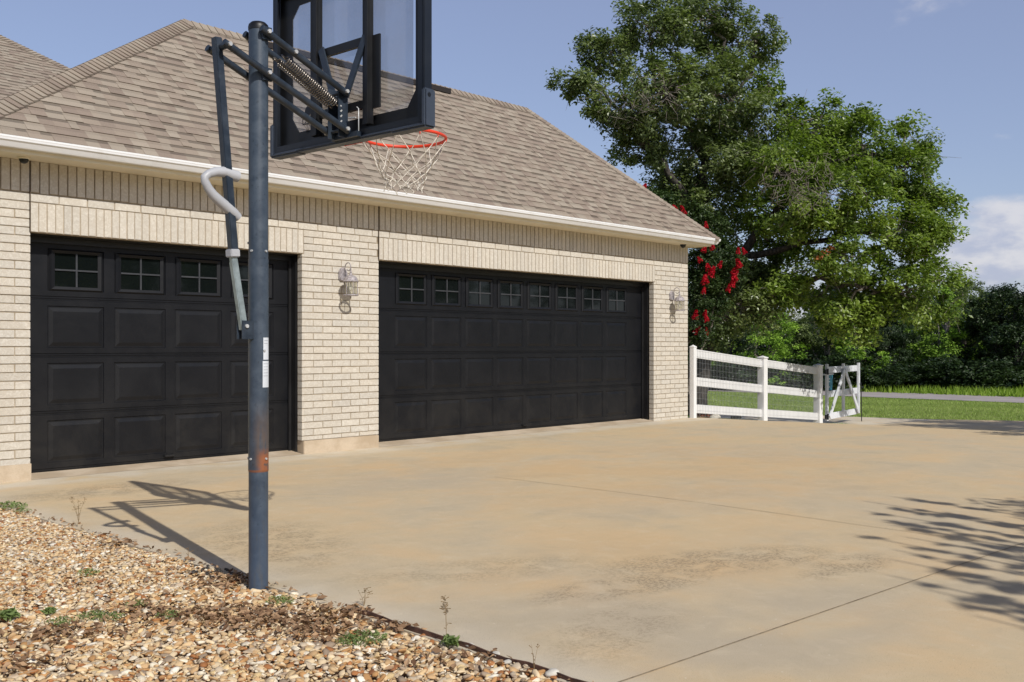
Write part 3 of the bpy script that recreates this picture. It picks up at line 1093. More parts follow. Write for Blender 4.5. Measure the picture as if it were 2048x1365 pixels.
# the sides that face away, as lapped sheets of the same shingle
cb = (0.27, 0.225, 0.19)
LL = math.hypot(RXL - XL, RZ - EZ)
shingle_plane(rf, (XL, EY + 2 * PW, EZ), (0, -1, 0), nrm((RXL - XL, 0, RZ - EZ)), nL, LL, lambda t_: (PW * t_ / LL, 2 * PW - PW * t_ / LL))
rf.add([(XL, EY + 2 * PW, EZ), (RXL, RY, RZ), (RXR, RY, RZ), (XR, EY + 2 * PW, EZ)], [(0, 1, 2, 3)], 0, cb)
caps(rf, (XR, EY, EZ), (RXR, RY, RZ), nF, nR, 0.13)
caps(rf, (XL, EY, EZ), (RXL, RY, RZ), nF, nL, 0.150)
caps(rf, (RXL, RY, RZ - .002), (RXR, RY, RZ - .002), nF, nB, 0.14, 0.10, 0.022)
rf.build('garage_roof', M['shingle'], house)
rv = MB()
rv.box((8.0, RY - 0.130, RZ - 0.075), (3.4, 0.03, 0.075))
rv.build('ridge_vent', M['shingle_dark'], house)
# main house roof behind
rm = MB()
MX, MY, MZ, MP, MW = 11.2, 12.85, 2.9, 0.68, 6.1
L2 = math.hypot(MW, MW * MP)
bM = nrm((0, 1, MP)); nM = nrm((0, -MP, 1)); nMR = nrm((MP, 0, 1))
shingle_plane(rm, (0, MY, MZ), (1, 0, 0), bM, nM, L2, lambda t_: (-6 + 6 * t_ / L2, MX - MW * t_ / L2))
rm.add([(MX, MY, MZ), (MX, MY + 2 * MW, MZ), (MX - MW, MY + MW, MZ + MW * MP)], [(0, 1, 2)], 0, cb)
rm.add([(-6, MY, MZ), (0, MY + MW, MZ + MW * MP), (-6, MY + 2 * MW, MZ)], [(0, 1, 2)], 0, cb)
rm.add([(-6, MY + 2 * MW, MZ), (0, MY + MW, MZ + MW * MP), (MX - MW, MY + MW, MZ + MW * MP), (MX, MY + 2 * MW, MZ)], [(0, 1, 2, 3)], 0, cb)
caps(rm, (MX, MY, MZ), (MX - MW, MY + MW, MZ + MW * MP), nM, nMR, 0.15)
rm.build('main_roof', M['shingle'], house)

# gutter, fascia, soffit -------------------------------------------------------------
GY0 = EY + 0.005


def ogee(off):
    # profile in (out, z): K-style gutter
    return [(0.105, 0.0), (0.105, -0.090), (0.045, -0.090), (0.040, -0.083), (0.032, -0.070), (0.020, -0.050), (0.006, -0.038), (0.003, -0.022), (0.000, -0.016), (0.000, 0.0), (0.010, 0.0), (0.010, -0.012)]


gt = MB()
prof = ogee(0)
gx0, gx1 = XL + 0.05, XR + 0.03
gy = EY - 0.02
pts0 = [(gx0, gy + q, EZ + 0.002 + z) for q, z in prof]
pts1 = [(gx1 + (0 - q), gy + q, EZ + 0.002 + z) for q, z in prof]
pts2 = [(gx1 - q, EY + 2 * PW, EZ + 0.002 + z) for q, z in prof]
k = len(prof)
for A_, B_ in ((pts0, pts1), (pts1, pts2)):
    gt.add(A_ + B_, [(i, i + 1, k + i + 1, k + i) for i in range(k - 1)])
gt.add(pts0[:10], [tuple(range(10))])
gt.build('gutter', M['gutter'], house)
fs = MB()
fs.box(((XL + XR) / 2 + .03, EY + 0.098, 2.836), (XR - XL - 0.26, 0.024, 0.130))
fs.box((XR - 0.098, EY + 2.3, 2.838), (0.024, 4.4, 0.130))
fs.box(((XL + XR) / 2, (EY + 0.11 + D + 0.03) / 2, 2.781), (XR - XL - 0.235, D + 0.03 - EY - 0.11, 0.010))
fs.box(((XR - .11 + X1) / 2, D + 2.0, 2.7812), (XR - X1 - 0.1, 4.0 - .07, 0.010))
fs.build('soffit', M['cream_trim'], house)
ds = MB()
xd = 2.76
ds.tube([(xd - .05, EY + 0.05, 2.84), (xd - .05, EY + .05, 2.78), (xd - 0.04, EY + 0.10, 2.70), (xd - 0.05, D - 0.07, 2.60), (xd - .06, D - 0.05, 2.45), (xd - .06, D - .05, 0.05)], 0.034, 12)
ds.build('downspout', M['gutter'], house)

# lanterns -----------------------------------------------------------------------------


def lantern(x, label):
    y = D - 0.16
    z0 = 1.692
    root = thing('wall_lantern', label, 'wall lamp', (x, D, 1.86), 'lanterns beside the garage doors')
    b = MB()      # back plate: tall octagon
    pl = [(-.045, -.055), (.045, -.055), (.06, -.03), (.06, .05), (.04, .085), (0, .11), (-.04, .085), (-.06, .05), (-.06, -.03)]
    v0 = [(x + q[0], D - 0.004, 1.92 + q[1]) for q in pl]; v1 = [(x + q[0] * .82, D - 0.030, 1.92 + q[1] * .85) for q in pl]
    nn = len(pl)
    b.add(v0 + v1, [(i, (i + 1) % nn, nn + (i + 1) % nn, nn + i) for i in range(nn)] + [tuple(range(nn, 2 * nn))])
    b.build('back_plate', M['lantern_metal'], root)
    b = MB()      # scroll arm
    pts = []
    cy, cz, rr = D - 0.105, 2.015, 0.055
    pts.append((x, D - 0.03, 1.93)); pts.append((x, D - 0.043, 1.97))
    for k in range(15):
        a = R(170 - k * 19); 
        r_ = rr if k < 9 else rr * (1 - (k - 8) * 0.10)
        yy = cy - r_ * -math.cos(a) if False else cy + r_ * (-math.cos(a)) * -1
        pts.append((x, cy - r_ * math.cos(R(170 - k * 19)) * -1 * -1, cz + r_ * math.sin(a)))
    pts = [(x, D - 0.03, 1.93), (x, D - 0.045, 1.975)] + [(x, cy + (rr if k < 9 else rr * (1 - (k - 8) * .1)) * math.cos(R(10 + k * 22)), cz + (rr if k < 9 else rr * (1 - (k - 8) * .1)) * math.sin(R(10 + k * 22))) for k in range(15)]
    b.tube(pts, 0.006, 8)
    b.tube([(x, y, 2.005), (x, y, 1.925)], 0.007, 8)
    b.lathe((x, y, 1.93), [(0.0, 0.045), (.012, .04), (.016, .03), (.008, .02), (.018, .008), (.02, 0)], 12)
    b.tube([(x, cy - rr, cz), (x, y, 2.0)], 0.006, 8)
    b.build('scroll_arm', M['lantern_metal'], root)
    b = MB()
    b.lathe((x, y, 1.856), [(.090, -.006), (.092, 0), (.086, .008), (.080, .016), (.074, .036), (.060, .054), (.036, .068), (.012, .076), (0, .078)], 12, smooth=False)
    b.build('cap', M['lantern_metal'], root)
    b = MB()
    b.lathe((x, y, z0), [(.066, 0.0), (.084, 0), (.088, .006), (.084, .014), (.066, .014), (.066, 0)], 12, smooth=False, cap=False)
    for k in range(6):
        a = R(60 * k + 15)
        b.tube([(x + .075 * math.cos(a), y + .075 * math.sin(a), z0 + .01), (x + .075 * math.cos(a), y + .075 * math.sin(a), 1.855)], 0.0045, 6)
    b.build('cage', M['lantern_metal'], root)
    b = MB()
    n_ = 20
    vs = []; fs_ = []
    for i, zq in enumerate((z0 + .012, 1.853)):
        for k in range(n_):
            a = 2 * math.pi * k / n_
            vs.append((x + .070 * math.cos(a), y + .070 * math.sin(a), zq))
    for k in range(n_): fs_.append((k, (k + 1) % n_, n_ + (k + 1) % n_, n_ + k))
    b.add(vs, fs_, 0, None, True)
    b.build('glass', M['lantern_glass'], root)
    b = MB()
    b.lathe((x, y, 1.745), [(0, 0), (.016, .005), (.022, .025), (.018, .05), (.011, .07), (.011, .11)], 12)
    b.build('bulb', M['bulb_white'], root)


lantern(6.50, 'bronze wall lantern on the brick pier between the two garage doors')
lantern(12.99, 'bronze wall lantern right of the wide door, near the house corner')


def dome_cam(x, y, label):
    z = 2.776
    root = thing('security_camera', label, 'camera', (x, y, z), 'cameras under the eaves')
    b = MB(); b.lathe((x, y, z), [(0.050, 0.0), (0.052, -0.010), (0.044, -0.018), (.03, -.018)], 20)
    b.build('mount', M['cream_trim'] if x < 5 else M['black_plastic'], root)
    b = MB(); b.lathe((x, y, z - 0.016), [(0.040, 0.0), (0.039, -0.014), (0.030, -0.030), (0.014, -0.039), (0, -.041)], 20)
    b.build('dome', M['glass_dark'], root)



dome_cam(3.02, 8.93, 'black dome camera under the eave above the left end of the narrower door')
dome_cam(13.12, 8.93, 'black dome camera under the eave at the right corner above the far lantern')
# ------------------------------------------------------------------ basketball hoop
PX, PY = 2.365, 3.96
HN = Vector((.997, .077, 0)).normalized(); HB = Vector((-HN.y, HN.x, 0))
hoop = thing('basketball_hoop', 'dark blue-grey in-ground basketball hoop with clear backboard and orange rim beside the gravel', 'basketball hoop', (PX, PY, 0))


def H(u, v, z): return Vector((PX, PY, 0)) + HN * u + HB * v + Vector((0, 0, z))


HM = Matrix((HN, HB, Vector((0, 0, 1)))).transposed()
b = MB()
b.lathe((PX, PY, 0), [(.0445, -.08), (.0445, .541)], 40)
b.lathe((PX, PY, 0), [(.0455, .5405), (.0462, .545), (.0462, 1.524)], 40)
b.lathe((PX, PY, 0), [(.0445, 1.5245), (.0445, 2.600)], 40)
b.build('pole', M['pole'], hoop)
b = MB(); b.lathe((PX, PY, 0), [(.0462, 2.585), (.047, 2.600), (.044, 2.612), (.034, 2.622), (.016, 2.628), (0, 2.629)], 32)
b.build('pole_cap', M['black_plastic'], hoop)
for ang, z in ((0.3, 1.56), (-1.2, 1.56), (0.3, .60), (-1.3, .60), (0.1, 1.10), (-2.4, .60), (-2.4, 1.60)):
    a = math.atan2(-3.96, -2.365) + ang + 0.5
    d_ = Vector((math.cos(a), math.sin(a), 0))
    p_ = Vector((PX, PY, z)) + d_ * .044
    b = MB(); b.tube([p_, p_ + d_ * .007], .0055, 8)
    b.build('pole_bolt', M['chrome_bolt'], hoop)
# warning labels on the front right of the pole, curved to it
for (z0, z1, a0, a1) in ((0.930, 1.052, 24, 76), (1.058, 1.160, 28, 74)):
    b = MB()
    base = math.atan2(-3.96, -2.365)
    n_ = 8; rr = .0468
    vs = []
    for k in range(n_ + 1):
        a = base + R(a0 + (a1 - a0) * k / n_)
        for z in (z0, z1): vs.append((PX + rr * math.cos(a), PY + rr * math.sin(a), z))
    b.add(vs, [(2 * k, 2 * k + 2, 2 * k + 3, 2 * k + 1) for k in range(n_)], 0, None, True)
    rr = .0471
    for ln in range(5 if z0 < 1 else 2):          # faint rows of small print, illegible in the photograph
        zz_ = z1 - .014 - ln * .014
        vs = []
        for k in range(5):
            a = base + R(a0 + 5 + (a1 - a0 - 14 - (ln * 3) % 7) * k / 4)
            for z in (zz_, zz_ + .0022): vs.append((PX + rr * math.cos(a), PY + rr * math.sin(a), z))
        b.add(vs, [(2 * k, 2 * k + 2, 2 * k + 3, 2 * k + 1) for k in range(4)], 1, None, True)
    b.build('warning_label', [M['label_paper'], M['label_ink']], hoop)
# two pairs of parallel arms
AR = 0.0165
for sv in (-1, 1):
    v = sv * .066
    for (u0, z0, u1, z1, bolts) in ((-.03, 2.578, .480, 2.378, (0.0, .15, .462)), (-.228, 2.466, .485, 2.193, (-.208, 0.002, .466))):
        b = MB()
        b.tube([H(u0, v, z0), H(u1, v, z1)], AR, 14)
        arm = b.build('arm', M['steel'], hoop)
        for ub in bolts:
            b = MB()
            zz_ = z0 + (z1 - z0) * (ub - u0) / (u1 - u0)
            p0, p1 = H(ub, v + sv * AR * .8, zz_), H(ub, v + sv * (AR + .008), zz_)
            b.tube([p0, p1], .0100, 6, smooth=False)
            b.build('bolt', M['chrome_bolt'], arm)
for u, z, r_ in ((0.0, 2.566, .008), (-.208, 2.459, .016), (0.002, 2.378, .008), (.462, 2.384, .008), (.466, 2.200, .008)):
    b = MB(); b.tube([H(u, -.062, z), H(u, .062, z)], r_, 10)
    b.build('cross_pin', M['steel'], hoop)
for u, z in ((0.0, 2.566), (0.002, 2.378)):
    for sv in (-1, 1):
        b = MB(); b.box(H(u + .01, sv * .049, z), (.05, .012, .06), HM); b.build('spacer', M['steel'], hoop)
# lever bar with handle
b = MB(); b.bar(H(-.222, 0, 2.50), H(-.135, 0, 1.545), .036, .036, HB, 0, .003)
b.build('lever_bar', M['steel'], hoop)
b = MB(); b.bar(H(-.139, 0, 1.560), H(-.1365, 0, 1.524), .048, .048, HB, 0, .004)
b.build('lever_collar', M['grey_plastic'], hoop)
b = MB(); b.bar(H(-.137, 0.0, 1.53), H(-.078, 0, 1.195), .030, .024, HB, 0, .002)
b.bar(H(-.150, -.004, 1.50), H(-.098, -.004, 1.195), .004, .022, HB, 0)
b.build('lever_inner_bar', M['galvanised'], hoop)
b = MB()
b.box(H(-.070, -.020, 1.195), (.066, .004, .085), HM); b.box(H(-.070, .020, 1.195), (.066, .004, .085), HM)
b.box(H(-.043, 0, 1.195), (.008, .046, .085), HM)
b.build('lever_bracket', M['steel'], hoop)
b = MB(); b.tube([H(-.080, -.030, 1.212), H(-.080, .03, 1.212)], .009, 8)
b.build('lever_pin', M['chrome_bolt'], hoop)
b = MB()
hp = [(-.112, 1.893), (-.150, 1.897), (-.185, 1.905), (-.225, 1.900), (-.262, 1.885), (-.282, 1.868), (-.280, 1.850), (-.264, 1.822), (-.240, 1.795), (-.205, 1.770), (-.170, 1.748), (-.140, 1.728), (-.108, 1.706)]
hr = [.026, .026, .024, .0215, .019, .018, .0185, .020, .022, .024, .025, .025, .020]
b.tube([H(u, 0, z) for u, z in hp], hr, 14)
b.build('handle', M['grey_plastic'], hoop)
# springs
for sv in (-1, 1):
    b = MB()
    A_, B_ = H(.135, sv * .030, 2.478), H(.435, sv * .026, 2.330)
    ax = (B_ - A_); L = ax.length; ax.normalize(); e1 = ax.orthogonal().normalized(); e2 = ax.cross(e1)
    T = 27; pts = []
    for k in range(T * 9 + 1):
        q = k / (T * 9)
        a = 2 * math.pi * T * q
        r_ = .017
        pts.append(A_ + ax * (L * q) + (e1 * math.cos(a) + e2 * math.sin(a)) * r_)
    b.tube(pts, .0034, 6)
    for P_, sg in ((A_, -1), (B_, 1)):
        pts = [P_ + ax * sg * .004 + e1 * .015]
        for k in range(9):
            a = R(60 + sg * 0 + k * 32)
            pts.append(P_ + ax * sg * (.016 - .014 * math.cos(a)) + e1 * .013 * math.sin(a))
        b.tube(pts, .0028, 5)
    b.build('spring', M['spring_steel'], hoop)
# bracket between the arms and the board
b = MB()
for sv in (-1, 1): b.box(H(.472, sv * .040, 2.290), (.060, .004, .250), HM)
b.box(H(.500, 0, 2.290), (.006, .076, .250), HM)
for sv in (-1, 1):
    b.bar(H(.485, sv * .045, 2.37), H(.505, sv * .172, 2.655), .040, .010, HN)
b.box(H(.505, -.03, 2.175), (.04, .20, .025), HM)
b.build('mounting_bracket', M['steel'], hoop)
b = MB()
for k in range(4): b.tube([H(.456, -.040, 2.24 + k * .026), H(.456, -.0445, 2.24 + k * .026)], .0045, 8)
for k, z in enumerate((2.245, 2.272, 2.297)): b.tube([H(.462, -.0425, z), H(.462, -.0428, z)], .004, 6, mi=0)
b.build('bracket_bolt', M['chrome_bolt'], hoop)
b = MB()
b.tube([H(.49, -.06, 2.262), H(.49, -.115, 2.255)], .004, 6)
b.tube([H(.50, -.112, 2.31), H(.50, -.125, 2.30), H(.50, -.126, 2.19), H(.50, -.118, 2.18)], .0028, 6)
b.tube([H(.50, -.03, 2.178), H(.50, -.10, 2.172)], .005, 6)
b.build('locking_pin', M['chrome_bolt'], hoop)

# backboard ------------------------------------------------------------------
BZ0, BZ1, BV = 2.165, 3.045, .600
brd = MB()
# back frame: vertical struts, horizontals
for v, w in ((.229, .062), (-.172, .048)):
    brd.box(H(.520, v, (BZ0 + BZ1) / 2 + .02), (.034, w, BZ1 - BZ0 - .06), HM, 0, None, .003)
    brd.box(H(.4995, v - w * .30, (BZ0 + BZ1) / 2 + .02), (.012, w * .34, BZ1 - BZ0 - .06), HM, 0)
brd.box(H(.523, .03, 2.635), (.020, .345, .042), HM)
brd.box(H(.523, .03, 2.322), (.020, .345, .040), HM)
brd.box(H(.532, -.222, 2.475), (.010, .052, .36), HM)
bb = brd.build('backboard', M['black_plastic'], hoop)
BV = .582


def HO(u, v, z): return H(u, v + .018, z)


b = MB()
for sv in (-1, 1):
    b.box(HO(.545, sv * (BV - .006), (BZ0 + BZ1) / 2), (.054, .016, BZ1 - BZ0), HM, 0, None, .003)
    b.box(HO(.522, sv * (BV - .022), (BZ0 + BZ1) / 2), (.008, .036, BZ1 - BZ0 - .018), HM, 0)
b.box(HO(.545, 0, BZ0 + .006), (.054, 2 * BV - .03, .016), HM, 0, None, .003)
b.box(HO(.522, 0, BZ0 + .022), (.008, 2 * BV - .08, .032), HM, 0)
b.box(HO(.545, 0, BZ1 - .006), (.054, 2 * BV - .03, .016), HM, 0, None, .003)
b.box(HO(.522, 0, BZ1 - .022), (.008, 2 * BV - .08, .032), HM, 0)
b.build('outer_frame', M['board_frame'], bb)
b = MB()      # black border on the sheet with cut corners
bw, bh, ch, cv = .472, None, .10, .055
o_ = [(-BV + .02, BZ0 + .01), (BV - .02, BZ0 + .01), (BV - .02, BZ1 - .01), (-BV + .02, BZ1 - .01)]
i_ = [(-.418, 2.268), (.418, 2.268), (.474, 2.345), (.474, 2.885), (.418, 2.950), (-.418, 2.950), (-.474, 2.885), (-.474, 2.345)]
um, uf = .553, .559
def ring(u):
    return [HO(u, v, z) for v, z in o_] + [H(u, v, z) for v, z in i_]
fcs = [(0, 1, 5, 4), (1, 2, 7, 6), (1, 6, 5), (2, 3, 9, 8), (2, 8, 7), (3, 0, 11, 10), (3, 10, 9), (0, 4, 11)]
b.add(ring(um), fcs); b.add(ring(uf), [tuple(reversed(f)) for f in fcs])
b.build('border', M['black_plastic'], bb)
b = MB(); b.box(HO(.5555, 0, (i_[0][1] + i_[4][1]) / 2), (.004, .945, .68), HM)
b.build('clear_panel', M['acrylic'], bb)
b = MB()
for sv in (-1, 1):
    b.box(HO(.545, sv * (BV + .004), 2.242), (.074, .030, .178), HM, 0, None, .008)
    b.box(HO(.545, sv * (BV - .10), BZ0 - .006), (.074, .24, .022), HM, 0, None, .008)
    b.tube([HO(.535, sv * (BV + .018), 2.300), HO(.535, sv * (BV + .0215), 2.300)], .010, 10, mi=1)
b.box(HO(.545, 0.0, BZ0 - .004), (.070, .80, .018), HM, 0, None, .007)
b.build('corner_pad', [M['board_frame'] if False else M['pad_plastic'], M['black_plastic']], bb)
# small maker's mark on the clear panel, seen from behind: ball over a lettered bar over a net
b = MB()
u = .5515
cv_, cz_ = .340, 2.335
pts = [H(u, cv_ + .026 * math.cos(R(k * 18)), cz_ + .034 + .028 * math.sin(R(k * 18))) for k in range(20)]
b.add(pts, [tuple(range(20))])
for (v0, v1, z0, z1) in ((-.046, .046, -.006, .000), (-.046, .046, -.034, -.028), (-.046, -.040, -.034, 0), (.040, .046, -.034, 0),
                         (-.030, -.024, -.026, -.008), (-.018, -.012, -.026, -.008), (-.012, -.004, -.012, -.008), (.002, .008, -.026, -.008), (.014, .020, -.026, -.008), (.020, .030, -.026, -.022)):
    b.add([H(u, cv_ + v0, cz_ + z0), H(u, cv_ + v1, cz_ + z0), H(u, cv_ + v1, cz_ + z1), H(u, cv_ + v0, cz_ + z1)], [(0, 1, 2, 3)])
for k in range(5):
    b.tube([H(u, cv_ - .034 + .017 * k, cz_ - .034), H(u, cv_ - .016 + .008 * ((k + 2) % 5), cz_ - .078)], .0009, 4)
b.build('logo', M['black_plastic'], bb)
# rim and net
RC = (.935, .01, 2.245)
b = MB()
b.tube([H(RC[0] + .2286 * math.cos(R(k * 7.5)), RC[1] + .2286 * math.sin(R(k * 7.5)), RC[2]) for k in range(48)], .0085, 10, closed=True)
b.box(H(.635, 0, RC[2] - .004), (.14, .12, .006), HM, 0, None, .002)
b.box(H(.572, 0, RC[2] - .045), (.010, .14, .10), HM, 0, None, .003)
for sv in (-1, 1):
    b.tube([H(.60, sv * .05, RC[2] - .005), H(.72, sv * .085, RC[2] - .004), H(.80, sv * .175, RC[2])], .006, 8)
rim = b.build('rim', M['orange_rim'], hoop)
for k in range(12):
    b = MB()
    a = R(k * 30 + 8)
    b.tube([H(RC[0] + r_ * math.cos(a), RC[1] + r_ * math.sin(a), RC[2] + dz) for r_, dz in ((.2286, -.006), (.232, -.018), (.2286, -.024), (.222, -.018))], .0028, 6)
    b.build('net_hook', M['orange_rim'], rim)
b = MB()
rnd = random.Random(5)
lv = [(0, .2286, -.018), (1, .178, -.110), (2, .142, -.160), (3, .120, -.198), (4, .108, -.228), (5, .100, -.254), (6, .098, -.276)]
nodes = {}
sag = [(rnd.gauss(0, .004), rnd.gauss(0, .004)) for _ in range(7)]
for l, r_, dz in lv:
    for k in range(12):
        a = R((k + (0.5 if l % 2 else 0)) * 30 + 8 + rnd.gauss(0, 1.5 if l else 0))
        rr = r_ + (rnd.gauss(0, .004) if l else 0)
        nodes[(l, k)] = H(RC[0] + sag[l][0] * (l > 0) + rr * math.cos(a), RC[1] + sag[l][1] * (l > 0) + rr * math.sin(a), RC[2] + dz + (rnd.gauss(0, .005) if l else 0))
for l in range(6):
    for k in range(12):
        for dk in ((0, -1) if l % 2 == 0 else (0, 1)):
            A_ = nodes[(l, k)]; B_ = nodes[(l + 1, (k + dk) % 12)]
            mid = (A_ + B_) / 2 + Vector((rnd.gauss(0, .003), rnd.gauss(0, .003), rnd.gauss(0, .002)))
            b.tube([A_, mid, B_], .0026, 5)
for k in range(12):
    p_ = nodes[(6, k)]
    b.tube([p_, p_ + Vector((rnd.gauss(0, .004), rnd.gauss(0, .004), -.012))], .0034, 5)
b.build('net', M['net_cord'], rim)

# ------------------------------------------------------------------ fence and gate
fence = thing('vinyl_fence', 'white three-rail vinyl fence with wire mesh running from the house corner', 'fence', (15.8, 9.1, -0.25))
FP = [(13.545, 9.02, -.085, 1.135, .085), (15.98, 9.12, -.285, .935, .135), (18.17, 9.12, -.47, .760, .135)]


def fpost(x, y, zb, zt, w):
    b = MB()
    b.box((x, y, (zb - .1 + zt - .035) / 2), (w, w, zt - .035 - zb + .1), None, 0, None, .004)
    e_ = .026 if w > .1 else .008
    b.box((x, y, zt - .028), (w + e_, w + e_, .022), None, 0, None, .004)
    h = (w + e_ - .016) / 2
    b.add([(x - h, y - h, zt - .018), (x + h, y - h, zt - .018), (x + h, y + h, zt - .018), (x - h, y + h, zt - .018), (x, y, zt + .012)], [(0, 1, 4), (1, 2, 4), (2, 3, 4), (3, 0, 4)])
    return b


for q in FP: fpost(*q).build('post', M['white_vinyl'], fence)
for (a, c_) in ((FP[0], FP[1]), (FP[1], FP[2])):
    for off in (-.135, -.60, -1.055):
        b = MB()
        xa, xc = a[0] + a[4] / 2 - .02, c_[0] - c_[4] / 2 + .02
        b.bar((xa, a[1] + .0, a[3] + off), (xc, c_[1], c_[3] + off), .145, .038, (0, 1, 0), 0, .004)
        b.build('rail', M['white_vinyl'], fence)
    b = MB()      # welded mesh, wires just in front of the rails
    L = c_[0] - a[0]
    nv = int(L / .05)
    for k in range(nv + 1):
        q = k / nv
        x = a[0] + L * q; y = a[1] + (c_[1] - a[1]) * q - .026
        if abs(y) and (k == 0): continue
        zt = a[3] + (c_[3] - a[3]) * q - .075; zb = zt - 1.11
        b.tube([(x, y, zb), (x, y, zt)], .0019, 4, cap=False)
    for k in range(12):
        q = k / 11
        b.tube([(a[0], a[1] - .027, a[3] - .08 - 1.10 * q), (c_[0], c_[1] - .027, c_[3] - .08 - 1.10 * q)], .0012, 4, cap=False)
    b.build('wire_mesh', M['wire'], fence)

gate = thing('farm_gate', 'open white wooden-look gate with cross braces beside the driveway', 'gate', (18.42, 9.13, -.45))
g0, g1 = Vector((18.55, 9.13, 0)), Vector((20.80, 9.47, 0))
gd = (g1 - g0).normalized(); gp = Vector((-gd.y, gd.x, 0))
def G(s, z, o=0): return g0 + gd * s + gp * o + Vector((0, 0, z))
GL = (g1 - g0).length
b = MB(); b.bar(G(0.03, -.41), G(0.03, .755), .10, .045, gp, 0, .004); b.build('stile', M['white_vinyl_gate'], gate)
b = MB(); b.bar(G(GL - .03, -.38), G(GL - .03, .75), .10, .045, gp, 0, .004); b.build('stile', M['white_vinyl_gate'], gate)
b = MB(); b.bar(G(GL / 2, -.28), G(GL / 2, .75), .10, .043, gp, 0, .004); b.build('stile', M['white_vinyl_gate'], gate)
for z in (.63, .13, -.33):
    b = MB(); b.bar(G(0.08, z, .028), G(GL - .08, z, .028), .13, .028, gp, 0, .003); b.build('rail', M['white_vinyl_gate'], gate)
b = MB(); b.bar(G(.12, -.34, -.030), G(GL / 2 - .02, .62, -.030), .10, .025, gp, 0, .003); b.build('brace', M['white_vinyl_gate'], gate)
b = MB(); b.bar(G(GL - .10, -.34, -.030), G(GL / 2 + .02, .62, -.030), .10, .025, gp, 0, .003); b.build('brace', M['white_vinyl_gate'], gate)
for z in (.60, -.32):
    b = MB(); b.box(G(-.08, z, -.03), (.15, .02, .09), None, 0, None, .005); b.tube([G(-.05, z - .06, -.045), G(-.05, z + .06, -.045)], .018, 8)
    b.build('hinge', M['black_plastic'], gate)
b = MB(); b.tube([G(GL + .01, -.56, -.06), G(GL + .0, .18, -.05), G(GL + .0, .30, -.05), G(GL - .05, .30, -.05)], .011, 6)
b.box(G(GL + .12, .20, -.04), (.10, .03, .03)); b.build('drop_rod', M['black_plastic'], gate)
b = MB()
s0, s1 = .16, .68
b.add([G(s0 + .02, .52, .075), G(s1 - .02, .52, .075), G(s1 - .06, .20, .075), G(s0 + .05, .20, .075), G(s0 + .02, .52, .095), G(s1 - .02, .52, .095), G(s1 - .06, .20, .095), G(s0 + .05, .20, .095)],
      [(0, 1, 2, 3), (4, 7, 6, 5), (0, 4, 5, 1), (1, 5, 6, 2), (2, 6, 7, 3), (3, 7, 4, 0)], 0)
b.bar(G(s0 - .14, .535, .085), G(s1 + .02, .535, .085), .03, .03, (0, 0, 1), 1, .004)
for q in (.44, .38, .27): b.bar(G(.34, q, .073), G(.46, q, .073), .004, .018, (0, 0, 1), 1)
sg = b.build('gate_sign', [M['teal_sign'], M['white_vinyl_gate']], None)
tag(sg, 'small dark teal sign with white top edge hanging at the hinge side of the gate', 'sign')

# ------------------------------------------------------------------ vegetation builders


def rand_unit(n):
    v = RNG.normal(size=(n, 3)); return v / np.linalg.norm(v, axis=1, keepdims=True)


def leaves(cent, L, W, upb=0.5, droop=0.0, jit=0.35, out=None):
    """one rhombus per centre; returns verts, faces"""
    n = len(cent)
    nn = rand_unit(n); nn[:, 2] = np.abs(nn[:, 2]) + upb
    if out is not None: nn += out * 0.5
    nn /= np.linalg.norm(nn, axis=1, keepdims=True)
    t = rand_unit(n); t[:, 2] -= droop
    t -= nn * np.sum(t * nn, axis=1, keepdims=True); t /= np.linalg.norm(t, axis=1, keepdims=True)
    s = np.cross(nn, t)
    l = L * RNG.uniform(1 - jit, 1 + jit, (n, 1)) / 2; w = W * RNG.uniform(1 - jit, 1 + jit, (n, 1)) / 2
    V = np.stack([cent - t * l, cent + s * w + nn * w * .25, cent + t * l, cent - s * w + nn * w * .25], axis=1).reshape(-1, 3)
    Fq = np.arange(4 * n).reshape(n, 4)
    return V, Fq


def clump_points(c, rad, n, flat=0.8):
    v = rand_unit(n) * (RNG.uniform(0.0, 1.0, (n, 1)) ** 0.5)
    v[:, 2] *= flat
    return np.asarray(c) + v * rad


def crown(name, lobes, per_m2, nleaf, sub_r, L, W, mat, parent, loc=(0, 0, 0), upb=.5, droop=0.0, tone=(0.0, 1.0)):
    """lobes: (center, (rx,ry,rz)); sub-clumps spread in the lobes towards their shells"""
    subs, outs = [], []
    for c, r in lobes:
        r = np.asarray(r, float)
        area = 4.2 * (r[0] * r[1] + r[0] * r[2] + r[1] * r[2])
        k = max(3, int(area * per_m2))
        u = rand_unit(k)
        q = RNG.uniform(0.30, 1.14, (k, 1)) ** 0.65
        subs.append(np.asarray(c) + u * r * q); outs.append(u)
    subs = np.concatenate(subs); outs = np.concatenate(outs)
    P_, T_, O_ = [], [], []
    for s_, o_ in zip(subs, outs):
        n = int(nleaf * RNG.uniform(.55, 1.35)); rr = sub_r * RNG.uniform(.5, 1.55)
        P_.append(clump_points(s_, rr, n, .75))
        T_.append(np.clip(RNG.normal(RNG.uniform(*tone), .22, n), 0, 1)); O_.append(np.repeat(o_[None], n, 0))
    P_ = np.concatenate(P_); T_ = np.concatenate(T_); O_ = np.concatenate(O_)
    V, Fq = leaves(P_, L, W, upb, droop, out=O_)
    V = V - np.asarray(loc)
    me = np_mesh(name, V, Fq, len(Fq), mat, {'tint': ('FACE', T_)})
    return me, subs


